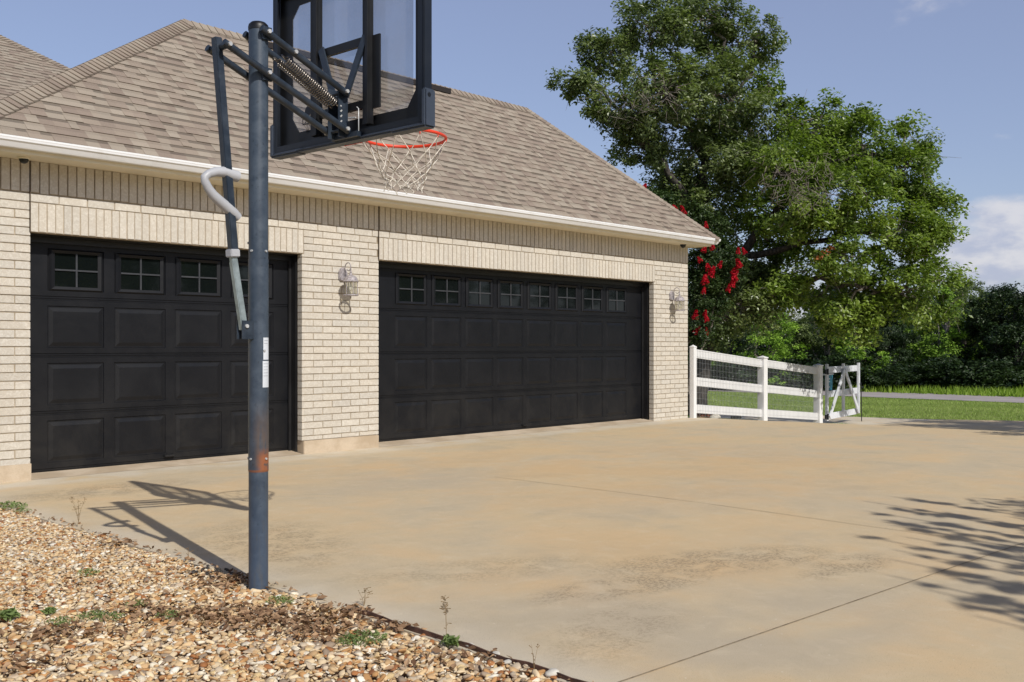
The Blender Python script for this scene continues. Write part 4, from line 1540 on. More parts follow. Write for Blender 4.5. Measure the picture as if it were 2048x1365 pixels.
# ---- the live oak -------------------------------------------------------------
oak_lobes_px = [
    (1160, 168, 18.6, 52, 38), (1222, 112, 18.9, 66, 48), (1300, 62, 19.2, 82, 58), (1400, 40, 19.6, 92, 52), (1482, 92, 19.6, 74, 62),
    (1238, 228, 18.3, 66, 46), (1325, 185, 18.0, 92, 76), (1430, 190, 18.8, 108, 78), (1285, 295, 18.8, 62, 42), (1382, 300, 19.3, 96, 72),
    (1500, 255, 20.0, 90, 70), (1560, 330, 18.0, 86, 62), (1440, 392, 19.6, 84, 54), (1640, 255, 19.2, 78, 56), (1722, 292, 19.0, 80, 60),
    (1806, 345, 18.5, 72, 58), (1860, 410, 18.5, 52, 50), (1700, 395, 17.6, 96, 66), (1602, 430, 17.4, 76, 48), (1792, 470, 18.0, 82, 60),
    (1684, 515, 17.6, 80, 50), (1560, 500, 19.0, 64, 36), (1470, 470, 20.2, 60, 42), (1812, 575, 18.0, 66, 52), (1742, 600, 18.4, 72, 44),
    (1866, 630, 18.8, 36, 34), (1640, 590, 19.6, 60, 26), (1520, 545, 18.6, 50, 26), (1880, 470, 18.8, 34, 34), (1810, 245, 19.0, 20, 16),
    (1845, 290, 18.8, 26, 20), (1540, 175, 19.2, 30, 30), (1700, 660, 18.6, 60, 26), (1455, 590, 18.9, 50, 30),
    (1430, 622, 19.6, 46, 36), (1402, 690, 19.2, 30, 34), (1470, 655, 20.2, 34, 22), (1505, 605, 19.8, 44, 20), (1462, 530, 18.2, 50, 36),
    (1482, 612, 17.8, 50, 28), (1545, 588, 17.7, 50, 24), (1440, 662, 18.0, 32, 26), (1590, 560, 17.8, 42, 26), (1530, 640, 18.0, 36, 18), (1408, 640, 18.2, 24, 40),
    (1500, 560, 18.3, 60, 34), (1560, 585, 18.9, 60, 24), (1420, 560, 19.4, 50, 40), (1350, 380, 19.4, 60, 40), (1410, 430, 18.6, 60, 44), (1640, 330, 18.6, 70, 44), (1550, 430, 18.2, 70, 40), (1880, 560, 18.8, 36, 40), (1690, 620, 18.2, 70, 36), (1600, 350, 18.9, 60, 40), (1480, 330, 18.5, 70, 44)]
oak_lobes = []
for (px_, py_, d_, rx_, ry_) in oak_lobes_px:
    c_ = at(px_, py_, d_); k = d_ / F_PX
    rr = (rx_ + ry_) / 2 * k * 1.15
    oak_lobes.append((tuple(c_), (rx_ * k, rr, ry_ * k)))
oak_base = at(1393, 842, 18.5)
oak = thing('live_oak', 'large spreading oak with dark trunk behind the white fence', 'tree', oak_base)
okA = [l for i, l in enumerate(oak_lobes) if oak_lobes_px[i][0] < 1540]
okB = [l for i, l in enumerate(oak_lobes) if oak_lobes_px[i][0] >= 1540]
meA, subA = crown('foliage', okA, 6.6, 150, .24, .088, .042, M['oak_leaf'], oak, oak_base, tone=(.15, .8))
meB, subB = crown('foliage', okB, 7.2, 150, .24, .090, .044, M['oak_leaf_yellow'], oak, oak_base, tone=(.1, .8))
for me in (meA, meB):
    o = link_me('foliage', me, None, oak_base); put_under(o, oak)
b = MB()


def pl(*pts): return [at(*q) for q in pts]


def wig(pts, n=4, amp=.04):
    out = []
    for i in range(len(pts) - 1):
        for k in range(n):
            q = k / n
            p_ = pts[i].lerp(pts[i + 1], q)
            if i or k: p_ = p_ + Vector((random.gauss(0, amp), random.gauss(0, amp), random.gauss(0, amp)))
            out.append(p_)
    out.append(pts[-1])
    return out


def taper(n, a, c): return [a + (c - a) * (k / (n - 1)) ** .8 for k in range(n)]


trunk_p = [oak_base + Vector((0, 0, -.25)), oak_base + Vector((0, 0, .1))] + pl((1396, 770, 18.5), (1406, 715, 18.5), (1428, 665, 18.6), (1446, 630, 18.7))
tw = wig(trunk_p, 3, .012)
b.tube(tw, [.28, .24, .22] + taper(len(tw) - 3, .205, .15), 16)
limbs = [
    (pl((1440, 640, 18.7), (1490, 618, 18.4), (1550, 604, 18.2), (1592, 572, 18.0), (1640, 556, 17.9), (1720, 575, 18.0), (1790, 590, 18.1)), .11, .03),
    (pl((1440, 645, 18.7), (1424, 560, 18.9), (1402, 450, 19.1), (1412, 330, 19.2), (1430, 200, 19.2), (1450, 80, 19.4)), .165, .03),
    (pl((1404, 440, 19.1), (1340, 350, 18.8), (1280, 260, 18.5), (1200, 180, 18.6), (1130, 160, 18.7)), .085, .014),
    (pl((1430, 590, 18.8), (1480, 510, 18.6), (1560, 420, 18.3), (1660, 330, 18.4), (1760, 310, 18.6), (1850, 350, 18.6)), .12, .022),
    (pl((1480, 510, 18.6), (1600, 490, 18.0), (1720, 460, 17.8), (1810, 490, 18.0)), .08, .02),
    (pl((1412, 330, 19.2), (1350, 200, 18.8), (1300, 90, 19.1)), .06, .015),
    (pl((1425, 250, 19.2), (1500, 150, 19.5), (1520, 60, 19.5)), .06, .012),
    (pl((1560, 420, 18.3), (1620, 280, 19.0), (1650, 210, 19.1)), .05, .012)]
nodes_ = []
for pts, ra, rb in limbs:
    w_ = wig(pts, 4, .035)
    b.tube(w_, taper(len(w_), ra, rb), 10)
    nodes_ += w_
b.build('trunk', M['bark'], oak)
b = MB()
NA = np.array([tuple(p_) for p_ in nodes_])
lc = []
for c_, r_ in oak_lobes:
    i = int(np.argmin(((NA - np.array(c_)) ** 2).sum(1)))
    p0 = nodes_[i]; p1 = Vector(c_)
    w_ = wig([p0, p0.lerp(p1, .5) + Vector((0, 0, .05)), p1], 3, .05)
    b.tube(w_, taper(len(w_), .035, .014), 6)
    lc.append(p1)
LCN = np.array([tuple(p_) for p_ in lc])
for s_ in np.concatenate([subA, subB])[::2]:
    i = int(np.argmin(((LCN - s_) ** 2).sum(1)))
    w_ = wig([lc[i], Vector(s_)], 3, .06)
    b.tube(w_, taper(len(w_), .012, .004), 4, cap=False)
    for q in range(2):
        e_ = Vector(s_) + Vector((random.gauss(0, .2), random.gauss(0, .2), random.gauss(0, .18)))
        b.tube([Vector(s_), e_], [.005, .002], 3, cap=False)
# grey bare twigs seen in patches of the crown
for (px_, py_, d_, n_) in ((1300, 190, 17.0, 60), (1600, 385, 16.4, 80), (1560, 345, 17.0, 50), (1250, 210, 17.6, 40), (1640, 360, 16.6, 50)):
    for k in range(n_):
        p_ = at(px_ + random.gauss(0, 32), py_ + random.gauss(0, 22), d_ + random.gauss(0, .25))
        q_ = p_ + Vector((random.gauss(0, .12), random.gauss(0, .12), random.gauss(-.02, .12)))
        r_ = q_ + Vector((random.gauss(0, .07), random.gauss(0, .07), random.gauss(-.03, .07)))
        b.tube([p_, q_, r_], [.005, .0035, .002], 3, cap=False)
b.build('twigs', M['bark_pale'], oak)
P_ = np.concatenate([clump_points(at(1650 + q[0], 505 + q[1], 17.0), .09, 15) for q in ((0, 0), (-14, 12), (16, -10))])
V, Fq = leaves(P_, .07, .035, .3)
o = link_me('dead_leaves', np_mesh('dead_leaves', V - np.array(oak_base), Fq, 0, M['orange_leaf'], {'tint': ('FACE', RNG.uniform(0, 1, len(Fq)))}), None, oak_base)
put_under(o, oak)

# ---- crape myrtle ---------------------------------------------------------------
mb_ = Vector((14.75, 10.15, -.12))
my = thing('crape_myrtle', 'crape myrtle with red flower clusters just past the house corner', 'flowering tree', mb_)
ml = []
for (px_, py_, d_, rx_, ry_) in ((1400, 520, 17.5, 34, 40), (1440, 500, 17.6, 40, 40), (1465, 545, 17.4, 32, 36), (1410, 590, 17.3, 34, 40), (1400, 650, 17.2, 30, 34), (1375, 440, 17.8, 34, 34),
                                 (1330, 415, 17.9, 40, 34), (1385, 560, 17.6, 30, 50), (1425, 450, 17.7, 26, 26), (1440, 600, 17.4, 26, 30), (1375, 680, 17.4, 26, 30), (1290, 400, 18.0, 26, 24)):
    k = d_ / F_PX; ml.append((tuple(at(px_, py_, d_)), (rx_ * k, rx_ * k, ry_ * k)))
me, ms = crown('foliage', ml, 26.0, 85, .15, .055, .030, M['myrtle_leaf'], my, mb_, tone=(.1, .8))
o = link_me('foliage', me, None, mb_); put_under(o, my)
b = MB()
for k, (c_, r_) in enumerate(ml):
    st = mb_ + Vector((random.gauss(0, .08), random.gauss(0, .08), -.05))
    w_ = wig([st, st.lerp(Vector(c_), .5) + Vector((random.gauss(0, .1), random.gauss(0, .1), .3)), Vector(c_)], 4, .03)
    b.tube(w_, taper(len(w_), .035, .010), 7)
b.build('stems', M['bark_pale'], my)
flw = []
for v_ in range(3):
    n_ = 190
    q = RNG.uniform(0, 1, n_)
    a = RNG.uniform(0, 2 * math.pi, n_)
    rr = .078 * (1 - q * .75) * RNG.uniform(.3, 1.0, n_) ** .5
    P_ = np.c_[rr * np.cos(a), rr * np.sin(a), q * .19 - .08]
    V, Fq = leaves(P_, .036, .030, .0)
    flw.append(np_mesh('flower_cluster', V, Fq, 0, M['red_petal'], {'tint': ('FACE', RNG.uniform(0, 1, len(Fq)))}))
fl_px = [(1288, 376), (1350, 417), (1366, 423), (1412, 451), (1410, 480), (1409, 498), (1424, 493), (1476, 503), (1488, 503), (1399, 520), (1416, 535), (1424, 545), (1440, 530), (1477, 528), (1471, 541), (1468, 556), (1466, 566), (1410, 560), (1457, 578), (1408, 582), (1391, 631), (1410, 628), (1413, 638), (1394, 662), (1412, 664), (1404, 470), (1385, 480)]
for i, (px_, py_) in enumerate(fl_px):
    c_ = at(px_, py_, 17.0 + random.uniform(-.15, .1) + (.6 if px_ < 1370 else 0))
    o = bpy.data.objects.new('flower_cluster', flw[i % 3]); COL.objects.link(o)
    o.location = c_; o.rotation_euler = (random.uniform(-.6, .6), random.uniform(-.6, .6), random.uniform(0, 6))
    s_ = random.uniform(.6, 1.0); o.scale = (s_, s_, s_)
    put_under(o, my)

# ---- woodland trees ---------------------------------------------------------------


def tree_kind(kind):
    """returns crown mesh and trunk mesh for a tree 6 m tall, base at the origin"""
    rg = random.Random(kind)
    lobes = []
    if kind in (0, 1):          # cedar: broad cone, foliage nearly to the ground
        for k in range(22):
            z = .7 + 5.0 * (k / 21) ** 1.05
            rad = (2.0 - 1.45 * (z / 6)) * rg.uniform(.65, 1.1)
            a = rg.uniform(0, 6.28)
            lobes.append(((rad * .62 * math.cos(a), rad * .62 * math.sin(a), z), (rad * .52, rad * .52, .48)))
        mat = M['cedar_leaf']; L, W = .13, .055
    else:
        for k in range(20):
            z = rg.uniform(2.1, 5.4)
            rad = 2.3 * math.sqrt(max(.1, 1 - ((z - 3.6) / 2.5) ** 2))
            a = rg.uniform(0, 6.28); q = rg.uniform(.35, .9)
            lobes.append(((rad * q * math.cos(a), rad * q * math.sin(a), z), (rg.uniform(.6, 1.0), rg.uniform(.6, 1.0), rg.uniform(.4, .7))))
        mat = M['oak_leaf'] if kind == 2 else (M['dark_leaf'] if kind == 3 else M['oak_leaf_yellow']); L, W = .14, .075
    me, subs = crown('crown', lobes, 2.2, 62, .30, L, W, mat, None, tone=(.1, .85))
    b = MB()
    lean = Vector((rg.uniform(-.5, .5), rg.uniform(-.5, .5), 0))
    tp = [Vector((0, 0, -.3)), Vector((0, 0, .8)) + lean * .2, Vector((0, 0, 2.2)) + lean * .6, Vector((0, 0, 3.8)) + lean, Vector((0, 0, 5.0)) + lean]
    b.tube(wig(tp, 3, .05), taper(13, .17, .03), 8)
    for k, (c_, r_) in enumerate(lobes[::2]):
        zz_ = rg.uniform(.8, 3.6)
        st = Vector((0, 0, zz_)) + lean * (zz_ / 4)
        w_ = wig([st, Vector(c_)], 4, .08)
        b.tube(w_, taper(len(w_), .06, .012), 5, cap=False)
    tm_o = b.build('trunk', M['bark_pale'] if kind in (1, 2, 4) else M['bark'])
    tm = tm_o.data
    bpy.data.objects.remove(tm_o)
    return me, tm


kinds = [tree_kind(k) for k in range(5)]
BARK = ['bright green cedar', 'bushy green cedar', 'mid green oak', 'dark-leaved oak', 'yellow-green oak']


def wood_tree(px_, top, d_, kind, label, rot=None, wide=1.0, pos=None, group='trees along the far side of the road'):
    if pos is None:
        p_ = at(px_, 770, d_)
        z = float(gz(p_.x, p_.y)) - .06
        h = EYE + (HY - top) / F_PX * d_ - z
        pos = (p_.x, p_.y, z)
    else:
        h = top
    s_ = h / 6.0
    root = thing('woodland_tree', label, 'tree', pos, group)
    rz = random.uniform(0, 6.28)
    for nm, me in (('crown', kinds[kind][0]), ('trunk', kinds[kind][1])):
        o = bpy.data.objects.new(nm, me); COL.objects.link(o)
        o.parent = root
    root.rotation_euler = (0, 0, rz); root.scale = (s_ * wide, s_ * wide, s_)
    return root


WT = [
    (1405, 640, 49, 0, 1.0, 'low cedar behind the fence, seen just right of the oak trunk'),
    (1462, 622, 51, 3, 1.0, 'dark-leaved tree between the oak trunk and the bright green cedar'),
    (1545, 588, 48, 0, 1.35, 'broad bright green cedar above the middle fence post'),
    (1612, 640, 53, 3, 1.0, 'dark slim tree behind the right-hand fence panel'),
    (1655, 580, 50, 2, 1.0, 'mid green oak with a pale trunk above the gate hinges'),
    (1716, 590, 48, 0, 1.2, 'bright cedar above the far end of the gate'),
    (1770, 640, 50, 3, 1.1, 'dark oak just right of the gate under the big oak branches'),
    (1832, 575, 52, 1, 1.1, 'green cedar beneath the right edge of the oak crown'),
    (1885, 552, 50, 1, 1.15, 'tall rounded green tree right of the oak crown against the sky'),
    (1935, 548, 52, 2, 1.1, 'mid green tree whose top is highest left of the sky notch'),
    (1988, 612, 49, 3, 1.0, 'low dark tree below the sky notch'),
    (2036, 548, 48, 3, 1.15, 'tall dark tree at the right edge of the picture'),
    (2110, 540, 50, 1, 1.2, 'dark cedar cut off by the right edge of the picture'),
    (1432, 600, 58, 2, 1.2, 'pale-trunked oak in the second row behind the low cedar'),
    (1510, 596, 60, 1, 1.2, 'green cedar in the second row behind the broad bright cedar'),
    (1590, 618, 61, 2, 1.2, 'oak in the second row left of the gate'),
    (1690, 592, 60, 3, 1.2, 'dark oak in the second row above the gate'),
    (1760, 585, 61, 3, 1.3, 'dark oak in the second row right of the gate'),
    (1860, 570, 60, 3, 1.3, 'dark oak in the second row behind the tall rounded tree'),
    (1962, 590, 60, 0, 1.3, 'green cedar in the second row filling the sky notch'),
    (2060, 560, 60, 3, 1.3, 'dark oak in the second row near the right edge'),
    (2150, 540, 60, 3, 1.3, 'dark oak beyond the right edge of the picture'),
]
for i, (px_, d_, kd) in enumerate(((2240, 51, 3), (2330, 52, 1), (2440, 50, 2), (2560, 53, 3), (2700, 51, 1), (2860, 52, 3), (3040, 50, 2), (3260, 52, 3), (2290, 60, 3), (2500, 61, 0), (2780, 60, 3))):
    WT.append((px_, 545, d_, kd, 1.25, 'woodland tree beyond the right edge of the picture'))
for (px_, top, d_, kd, wd, lb) in WT: wood_tree(px_, top, d_, kd, lb, wide=wd)


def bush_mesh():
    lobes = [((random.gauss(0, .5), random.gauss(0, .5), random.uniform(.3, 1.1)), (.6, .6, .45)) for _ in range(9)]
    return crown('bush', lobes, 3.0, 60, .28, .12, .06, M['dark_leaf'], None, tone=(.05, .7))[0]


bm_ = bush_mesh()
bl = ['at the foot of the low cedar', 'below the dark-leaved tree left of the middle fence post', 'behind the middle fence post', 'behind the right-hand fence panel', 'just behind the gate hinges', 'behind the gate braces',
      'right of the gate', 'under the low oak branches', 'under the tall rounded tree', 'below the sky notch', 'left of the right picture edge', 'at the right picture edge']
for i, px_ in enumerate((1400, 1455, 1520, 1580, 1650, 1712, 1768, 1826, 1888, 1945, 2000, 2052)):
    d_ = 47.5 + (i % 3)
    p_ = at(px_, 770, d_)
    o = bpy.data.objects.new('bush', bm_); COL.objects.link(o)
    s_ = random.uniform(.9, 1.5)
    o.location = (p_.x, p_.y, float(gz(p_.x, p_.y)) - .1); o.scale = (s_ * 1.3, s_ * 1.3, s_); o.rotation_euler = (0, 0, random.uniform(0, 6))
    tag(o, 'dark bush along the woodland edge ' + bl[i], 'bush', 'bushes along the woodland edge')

# the wood further back reads as one mass
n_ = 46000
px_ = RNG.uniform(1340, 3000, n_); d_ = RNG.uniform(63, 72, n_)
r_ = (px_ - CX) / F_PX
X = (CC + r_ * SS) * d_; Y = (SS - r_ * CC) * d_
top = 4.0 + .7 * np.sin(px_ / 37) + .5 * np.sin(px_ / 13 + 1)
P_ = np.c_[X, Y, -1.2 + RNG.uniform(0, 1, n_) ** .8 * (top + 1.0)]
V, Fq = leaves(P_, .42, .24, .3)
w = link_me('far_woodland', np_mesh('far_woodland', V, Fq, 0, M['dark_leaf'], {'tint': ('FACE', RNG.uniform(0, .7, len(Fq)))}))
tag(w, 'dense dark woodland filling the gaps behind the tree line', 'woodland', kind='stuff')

# trees behind the photographer: they shade the slab and show in the door glass
def shade_tree(name, label, base, lobes, L=.10, W=.04, dens=3.4, nl=90, plumes=()):
    root = thing(name, label, 'tree', base)
    me, subs = crown('foliage', lobes, dens, nl, .26, L, W, M['oak_leaf'], None, base, droop=.3)
    o = link_me('foliage', me, None, base); put_under(o, root)
    if plumes:      # long thin upright leading shoots, crowded with leaves
        me, _s = crown('shoots', plumes, 60, 16, .045, .11, .035, M['oak_leaf'], None, base, upb=.1)
        o = link_me('shoots', me, None, base); put_under(o, root)
    b = MB()
    for c_, r_ in plumes:
        c_ = Vector(c_)
        b.tube([c_ + Vector((0, -.1, -r_[2] - .5)), c_ + Vector((0, 0, r_[2]))], [.02, .006], 5)
    for c_, r_ in lobes:
        w_ = wig([Vector(base) + Vector((0, 0, -.2)), Vector(base) + Vector((0, 0, 1.3)), Vector(c_)], 4, .04)
        b.tube(w_, taper(len(w_), .10, .02), 8)
    for s_ in subs[::3]:
        i = min(range(len(lobes)), key=lambda k: (Vector(lobes[k][0]) - Vector(s_)).length)
        b.tube([Vector(lobes[i][0]), Vector(s_)], [.014, .005], 4, cap=False)
    b.build('trunk', M['bark'], root)


tips = ((6.75, 3.05, .55), (6.35, 2.86, .65), (6.1, 2.62, .5), (5.95, 2.5, .6), (5.50, 2.5, .7), (5.65, 2.3, .5), (5.25, 2.2, .55), (5.0, 2.1, .5), (4.65, 1.98, .6), (4.5, 1.75, .45), (4.2, 1.42, .5), (7.1, 3.0, .5), (4.35, 1.55, .5), (6.6, 2.8, .5), (5.8, 2.2, .5), (4.85, 1.85, .45))
shade_tree('shade_tree', 'leafy tree just off the right of the slab whose shadow falls on the concrete', (6.6, -3.6, 0),
           [((6.35, -2.50, 3.15), (.75, .62, .4)), ((5.45, -2.80, 3.1), (.6, .55, .35)), ((4.7, -2.80, 3.0), (.45, .5, .3)), ((4.1, -2.95, 2.95), (.42, .5, .27)), ((3.6, -3.3, 2.9), (.28, .38, .2)), ((7.3, -3.0, 3.3), (1.0, .9, .6)), ((8.4, -3.3, 3.2), (1.2, 1.0, .7)), ((5.6, -3.9, 2.7), (1.0, .7, .4)), ((6.9, -4.1, 2.5), (1.2, .9, .5))], .20, .040, 8.5, 150,
           [((sx - .265 * 3.9, sy - 1.19 * 3.9, 3.9 - sz), (.035, .035, sz)) for sx, sy, sz in tips])
shade_tree('shade_tree', 'leafy tree off the far right of the driveway whose shadow reaches the gate', (18.2, 0.4, -.4),
           [((12.7, -.95, 3.5), (1.2, .7, .5)), ((14.2, -.3, 3.6), (1.2, .9, .6)), ((17.0, 0.9, 4.0), (1.7, 1.3, 1.0)), ((19.3, 1.0, 4.2), (1.8, 1.4, 1.2)), ((15.5, .3, 3.7), (1.3, 1.0, .7)), ((21.5, 1.4, 4.4), (1.9, 1.5, 1.3)), ((18.2, -.4, 4.9), (1.6, 1.3, .9))], .11, .055, 4.2, 70)
for i, (x_, y_, h_, kd) in enumerate(((-14, -24, 9, 2), (-8, -27, 8, 3), (-2, -25, 9, 2), (5, -28, 8.5, 3), (12, -26, 9, 2), (19, -27, 8, 4), (26, -25, 9, 3), (34, -22, 8.5, 2), (-19, -18, 8, 3), (42, -18, 9, 3), (-9, -40, 11, 3), (3, -42, 11, 2), (16, -41, 11, 3), (30, -38, 11, 3))):
    wood_tree(0, h_, 0, kd, 'leafy tree in the row behind the photographer', pos=(x_, y_, -.06), wide=1.15, group='trees behind the photographer')
# ------------------------------------------------------------------ pebbles, litter, grass


def ico(sub):
    bm = bmesh.new(); bmesh.ops.create_icosphere(bm, subdivisions=sub, radius=1.0)
    bm.verts.ensure_lookup_table()
    V = np.array([v.co[:] for v in bm.verts]); Fq = np.array([[v.index for v in f.verts] for f in bm.faces])
    bm.free(); return V, Fq


def in_bed(x, y):
    return (x < 2.415) & (x > .300 * y - .30)


def pebbles(n, sub, y0, y1, smin, smax, lift, wide=0.0):
    V0, F0 = ico(sub)
    x = RNG.uniform(-.2 - wide, 2.46, n * 3); y = RNG.uniform(y0, y1, n * 3)
    ed = 2.415 + .012 * np.sin(y * 9) + .010 * np.sin(y * 23) + RNG.uniform(-.03, .018, n * 3)
    if wide: ed = .300 * y - .28
    k = (x < ed) & (x > .300 * y - .30 - wide) & (np.hypot(x - 2.365, y - 3.96) > .055)
    x, y = x[k][:n], y[k][:n]; n = len(x)
    s = smin + (smax - smin) * RNG.uniform(0, 1, n) ** 2.2
    asp = np.c_[s, s * RNG.uniform(.55, .95, n), s * RNG.uniform(.22, .50, n)]
    # three rough variants of the unit stone
    out = []
    q = RNG.uniform(0, 2 * math.pi, n); tx = RNG.normal(0, .32, n); ty = RNG.normal(0, .32, n)
    P = V0[None] * asp[:, None, :]
    f1 = 1 + .16 * np.sin(V0[None, :, 0] * 3 + RNG.uniform(0, 6, (n, 1))) + .14 * np.sin(V0[None, :, 1] * 4 + RNG.uniform(0, 6, (n, 1))) + RNG.normal(0, .075, (n, len(V0)))
    P = P * f1[:, :, None]
    cy, sy = np.cos(ty)[:, None], np.sin(ty)[:, None]
    P = np.stack([P[..., 0] * cy + P[..., 2] * sy, P[..., 1], -P[..., 0] * sy + P[..., 2] * cy], -1)
    cx_, sx = np.cos(tx)[:, None], np.sin(tx)[:, None]
    P = np.stack([P[..., 0], P[..., 1] * cx_ - P[..., 2] * sx, P[..., 1] * sx + P[..., 2] * cx_], -1)
    cz, sz = np.cos(q)[:, None], np.sin(q)[:, None]
    P = np.stack([P[..., 0] * cz - P[..., 1] * sz, P[..., 0] * sz + P[..., 1] * cz, P[..., 2]], -1)
    z = gz(x, y) - .013 + lift * RNG.uniform(0, 1, n) + .006 * np.sin(x * 7) * np.sin(y * 5)
    P = P + np.c_[x, y, z][:, None, :]
    Fq = F0[None] + (np.arange(n) * len(V0))[:, None, None]
    pal = np.array([sr(226, 205, 172), sr(214, 186, 146), sr(199, 166, 125), sr(233, 222, 202), sr(190, 146, 98), sr(172, 116, 72), sr(205, 188, 165), sr(160, 142, 124), sr(222, 196, 150), sr(148, 98, 64), sr(238, 232, 220), sr(196, 176, 152)])
    pr = np.array([.17, .15, .12, .11, .10, .05, .09, .06, .07, .02, .03, .03]); pr /= pr.sum()
    c = pal[RNG.choice(len(pal), n, p=pr)] * RNG.uniform(.78, 1.05, (n, 1))
    c = c * np.array([.98, .97, .935])
    c = np.repeat(c, len(F0), 0)
    return P.reshape(-1, 3), Fq.reshape(-1, 3), c


parts = [pebbles(15000, 2, 1.7, 4.3, .008, .024, .014), pebbles(15500, 1, 4.3, 8.3, .008, .022, .012), pebbles(14000, 1, 1.7, 8.3, .006, .013, .006), pebbles(9000, 1, 1.5, 8.7, .010, .026, .010, .9)]
V = np.concatenate([p_[0] for p_ in parts]); C_ = np.concatenate([p_[2] for p_ in parts])
off = np.cumsum([0] + [len(p_[0]) for p_ in parts[:-1]])
Fq = np.concatenate([p_[1] + o_ for p_, o_ in zip(parts, off)])
g = link_me('pebble_gravel', np_mesh('pebble_gravel', V, Fq, 0, M['pebble'], {'tint': ('FACE', C_)}, smooth=True))
tag(g, 'cream and tan river pebbles covering the bed left of the driveway', 'gravel', kind='stuff')

# dry oak leaves and straw lying on the pebbles


def gp(px_, py_):
    a = at(px_, py_, 1.0) - Vector((0, 0, EYE)); t_ = -EYE / a.z
    return Vector((a.x * t_, a.y * t_, 0))


spots = [(560, 1240, 150, 26, 420), (430, 1235, 130, 24, 300), (640, 1265, 90, 20, 240), (130, 1270, 150, 22, 230), (290, 1225, 120, 20, 200), (430, 1170, 50, 18, 160), (240, 1080, 60, 14, 110), (700, 1230, 50, 14, 150), (60, 1330, 80, 20, 110), (160, 1170, 160, 40, 70), (900, 1320, 150, 30, 90), (495, 1160, 40, 10, 120), (780, 1255, 60, 10, 90)]
P_ = []
for (px_, py_, sx, sy, n_) in spots:
    for k in range(int(n_ * .7)):
        q = gp(px_ + random.gauss(0, sx * .5), py_ + random.gauss(0, sy * .5))
        if q.x < 2.47: P_.append((q.x, q.y, float(gz(q.x, q.y)) + random.uniform(.004, .020)))
for k in range(140):      # a few strays along the slab edge
    y_ = random.uniform(2, 8); P_.append((2.42 + abs(random.gauss(0, .025)), y_, float(gz(2.4, y_)) + random.uniform(.004, .012)))
P_ = np.array(P_)
V, Fq = leaves(P_, .034, .017, 1.2, jit=.45)
V[1::4, 2] += .004; V[3::4, 2] -= .002
g = link_me('leaf_litter', np_mesh('leaf_litter', V, Fq, 0, M['dry_leaf'], {'tint': ('FACE', RNG.uniform(0, 1, len(Fq)))}))
tag(g, 'brown dry leaves scattered over the pebbles around the pole', 'leaf litter', kind='stuff')
# black shreds by the pole base, in the pole's shadow
b = MB()
for k in range(46):
    q = gp(390 + random.gauss(55, 32), 1120 + random.gauss(22, 9))
    if q.x < 2.45:
        b.box((q.x, q.y, float(gz(q.x, q.y)) + random.uniform(.004, .012)), (random.uniform(.01, .03), random.uniform(.006, .014), .006), Matrix.Rotation(random.uniform(0, 3), 3, 'Z'))
o = b.build('dark_mulch', M['bark']); tag(o, 'dark bark shreds lying in the shadow beside the pole', 'mulch', kind='stuff')

# rusty steel edging
b = MB()
pts = []
for k in range(18):
    y_ = 1.6 + k * (3.30 - 1.6) / 17
    pts.append((2.427 + .006 * math.sin(k * 1.3), y_, .002 + .004 * math.sin(k * 2.1)))
for k in range(17): b.bar(pts[k], pts[k + 1], .030, .006, (1, 0, 0))
for k in range(0): pass
o = b.build('steel_edging', M['rusty_edging']); tag(o, 'thin rusty steel edging between pebbles and slab', 'edging')
# loose stones on the edge of the slab
for i, (px_, py_, s_) in enumerate(((1105, 1352, .030), (992, 1314, .022), (940, 1296, .020), (1015, 1330, .018))):
    q = gp(px_, py_); V0, F0 = ico(2)
    V1 = V0 * np.array([s_, s_ * .7, s_ * .45]) * (1 + .1 * np.sin(V0[:, :1] * 5 + i))
    me = np_mesh('loose_stone', V1, F0, 0, M['pale_rock'], smooth=True)
    o = link_me('loose_stone', me, None, (q.x, q.y, .010)); o.rotation_euler = (0, 0, i)
    tag(o, ('grey stone on the slab edge at the bottom of the picture', 'pale stone on the steel edging, second from the bottom', 'small pale stone at the upper end of the row on the edging', 'smallest stone between the two on the edging')[i], 'stone', 'loose stones on the slab edge')

# weeds
def weed_mesh(n, h, spread, mat, L=.018, W=.006, seed=0):
    P_ = []; 
    for k in range(n):
        a = random.uniform(0, 6.28); r_ = spread * random.uniform(0, 1) ** .7
        P_.append((r_ * math.cos(a), r_ * math.sin(a), h * random.uniform(.1, 1) * (1 - .6 * r_ / spread)))
    V, Fq = leaves(np.array(P_), L, W, .4)
    return np_mesh('weed', V, Fq, 0, mat, {'tint': ('FACE', RNG.uniform(0, 1, len(Fq)))})


wm = [weed_mesh(260, .035, .085, M['weed_leaf']), weed_mesh(70, .05, .045, M['weed_leaf'], .045, .016), weed_mesh(160, .03, .06, M['weed_leaf'], .014, .005)]
WD = [(18, 1003, 0, 1.5, 'bright green grass tuft at the left edge of the slab'), (174, 1146, 2, 1.0, 'pale small weed in the upper pebbles'), (272, 1213, 2, .8, 'tiny green weed below the middle of the pebble bed'),
      (99, 1228, 1, .6, 'grey-green broad-leaved weed, right one of two at the left'), (18, 1238, 1, .9, 'grey-green broad-leaved weed at the left picture edge'), (120, 1250, 2, 1.0, 'yellow-green weed below the broad-leaved pair'),
      (186, 1236, 0, .7, 'feathery weed, left of the low pair'), (222, 1240, 2, .9, 'feathery weed, right of the low pair'), (337, 1236, 2, .9, 'small weed left of the leaf litter'), (560, 1206, 0, .75, 'green weed just right of the pole base'),
      (728, 1284, 0, 1.05, 'widest flat green weed near the steel edging'), (900, 1292, 1, .8, 'leafy foot of the tall seed stalk'), (46, 1012, 2, 1.0, 'small weed beside the grass tuft on the slab edge'), (698, 1285, 0, .6, 'small tuft left of the widest weed')]
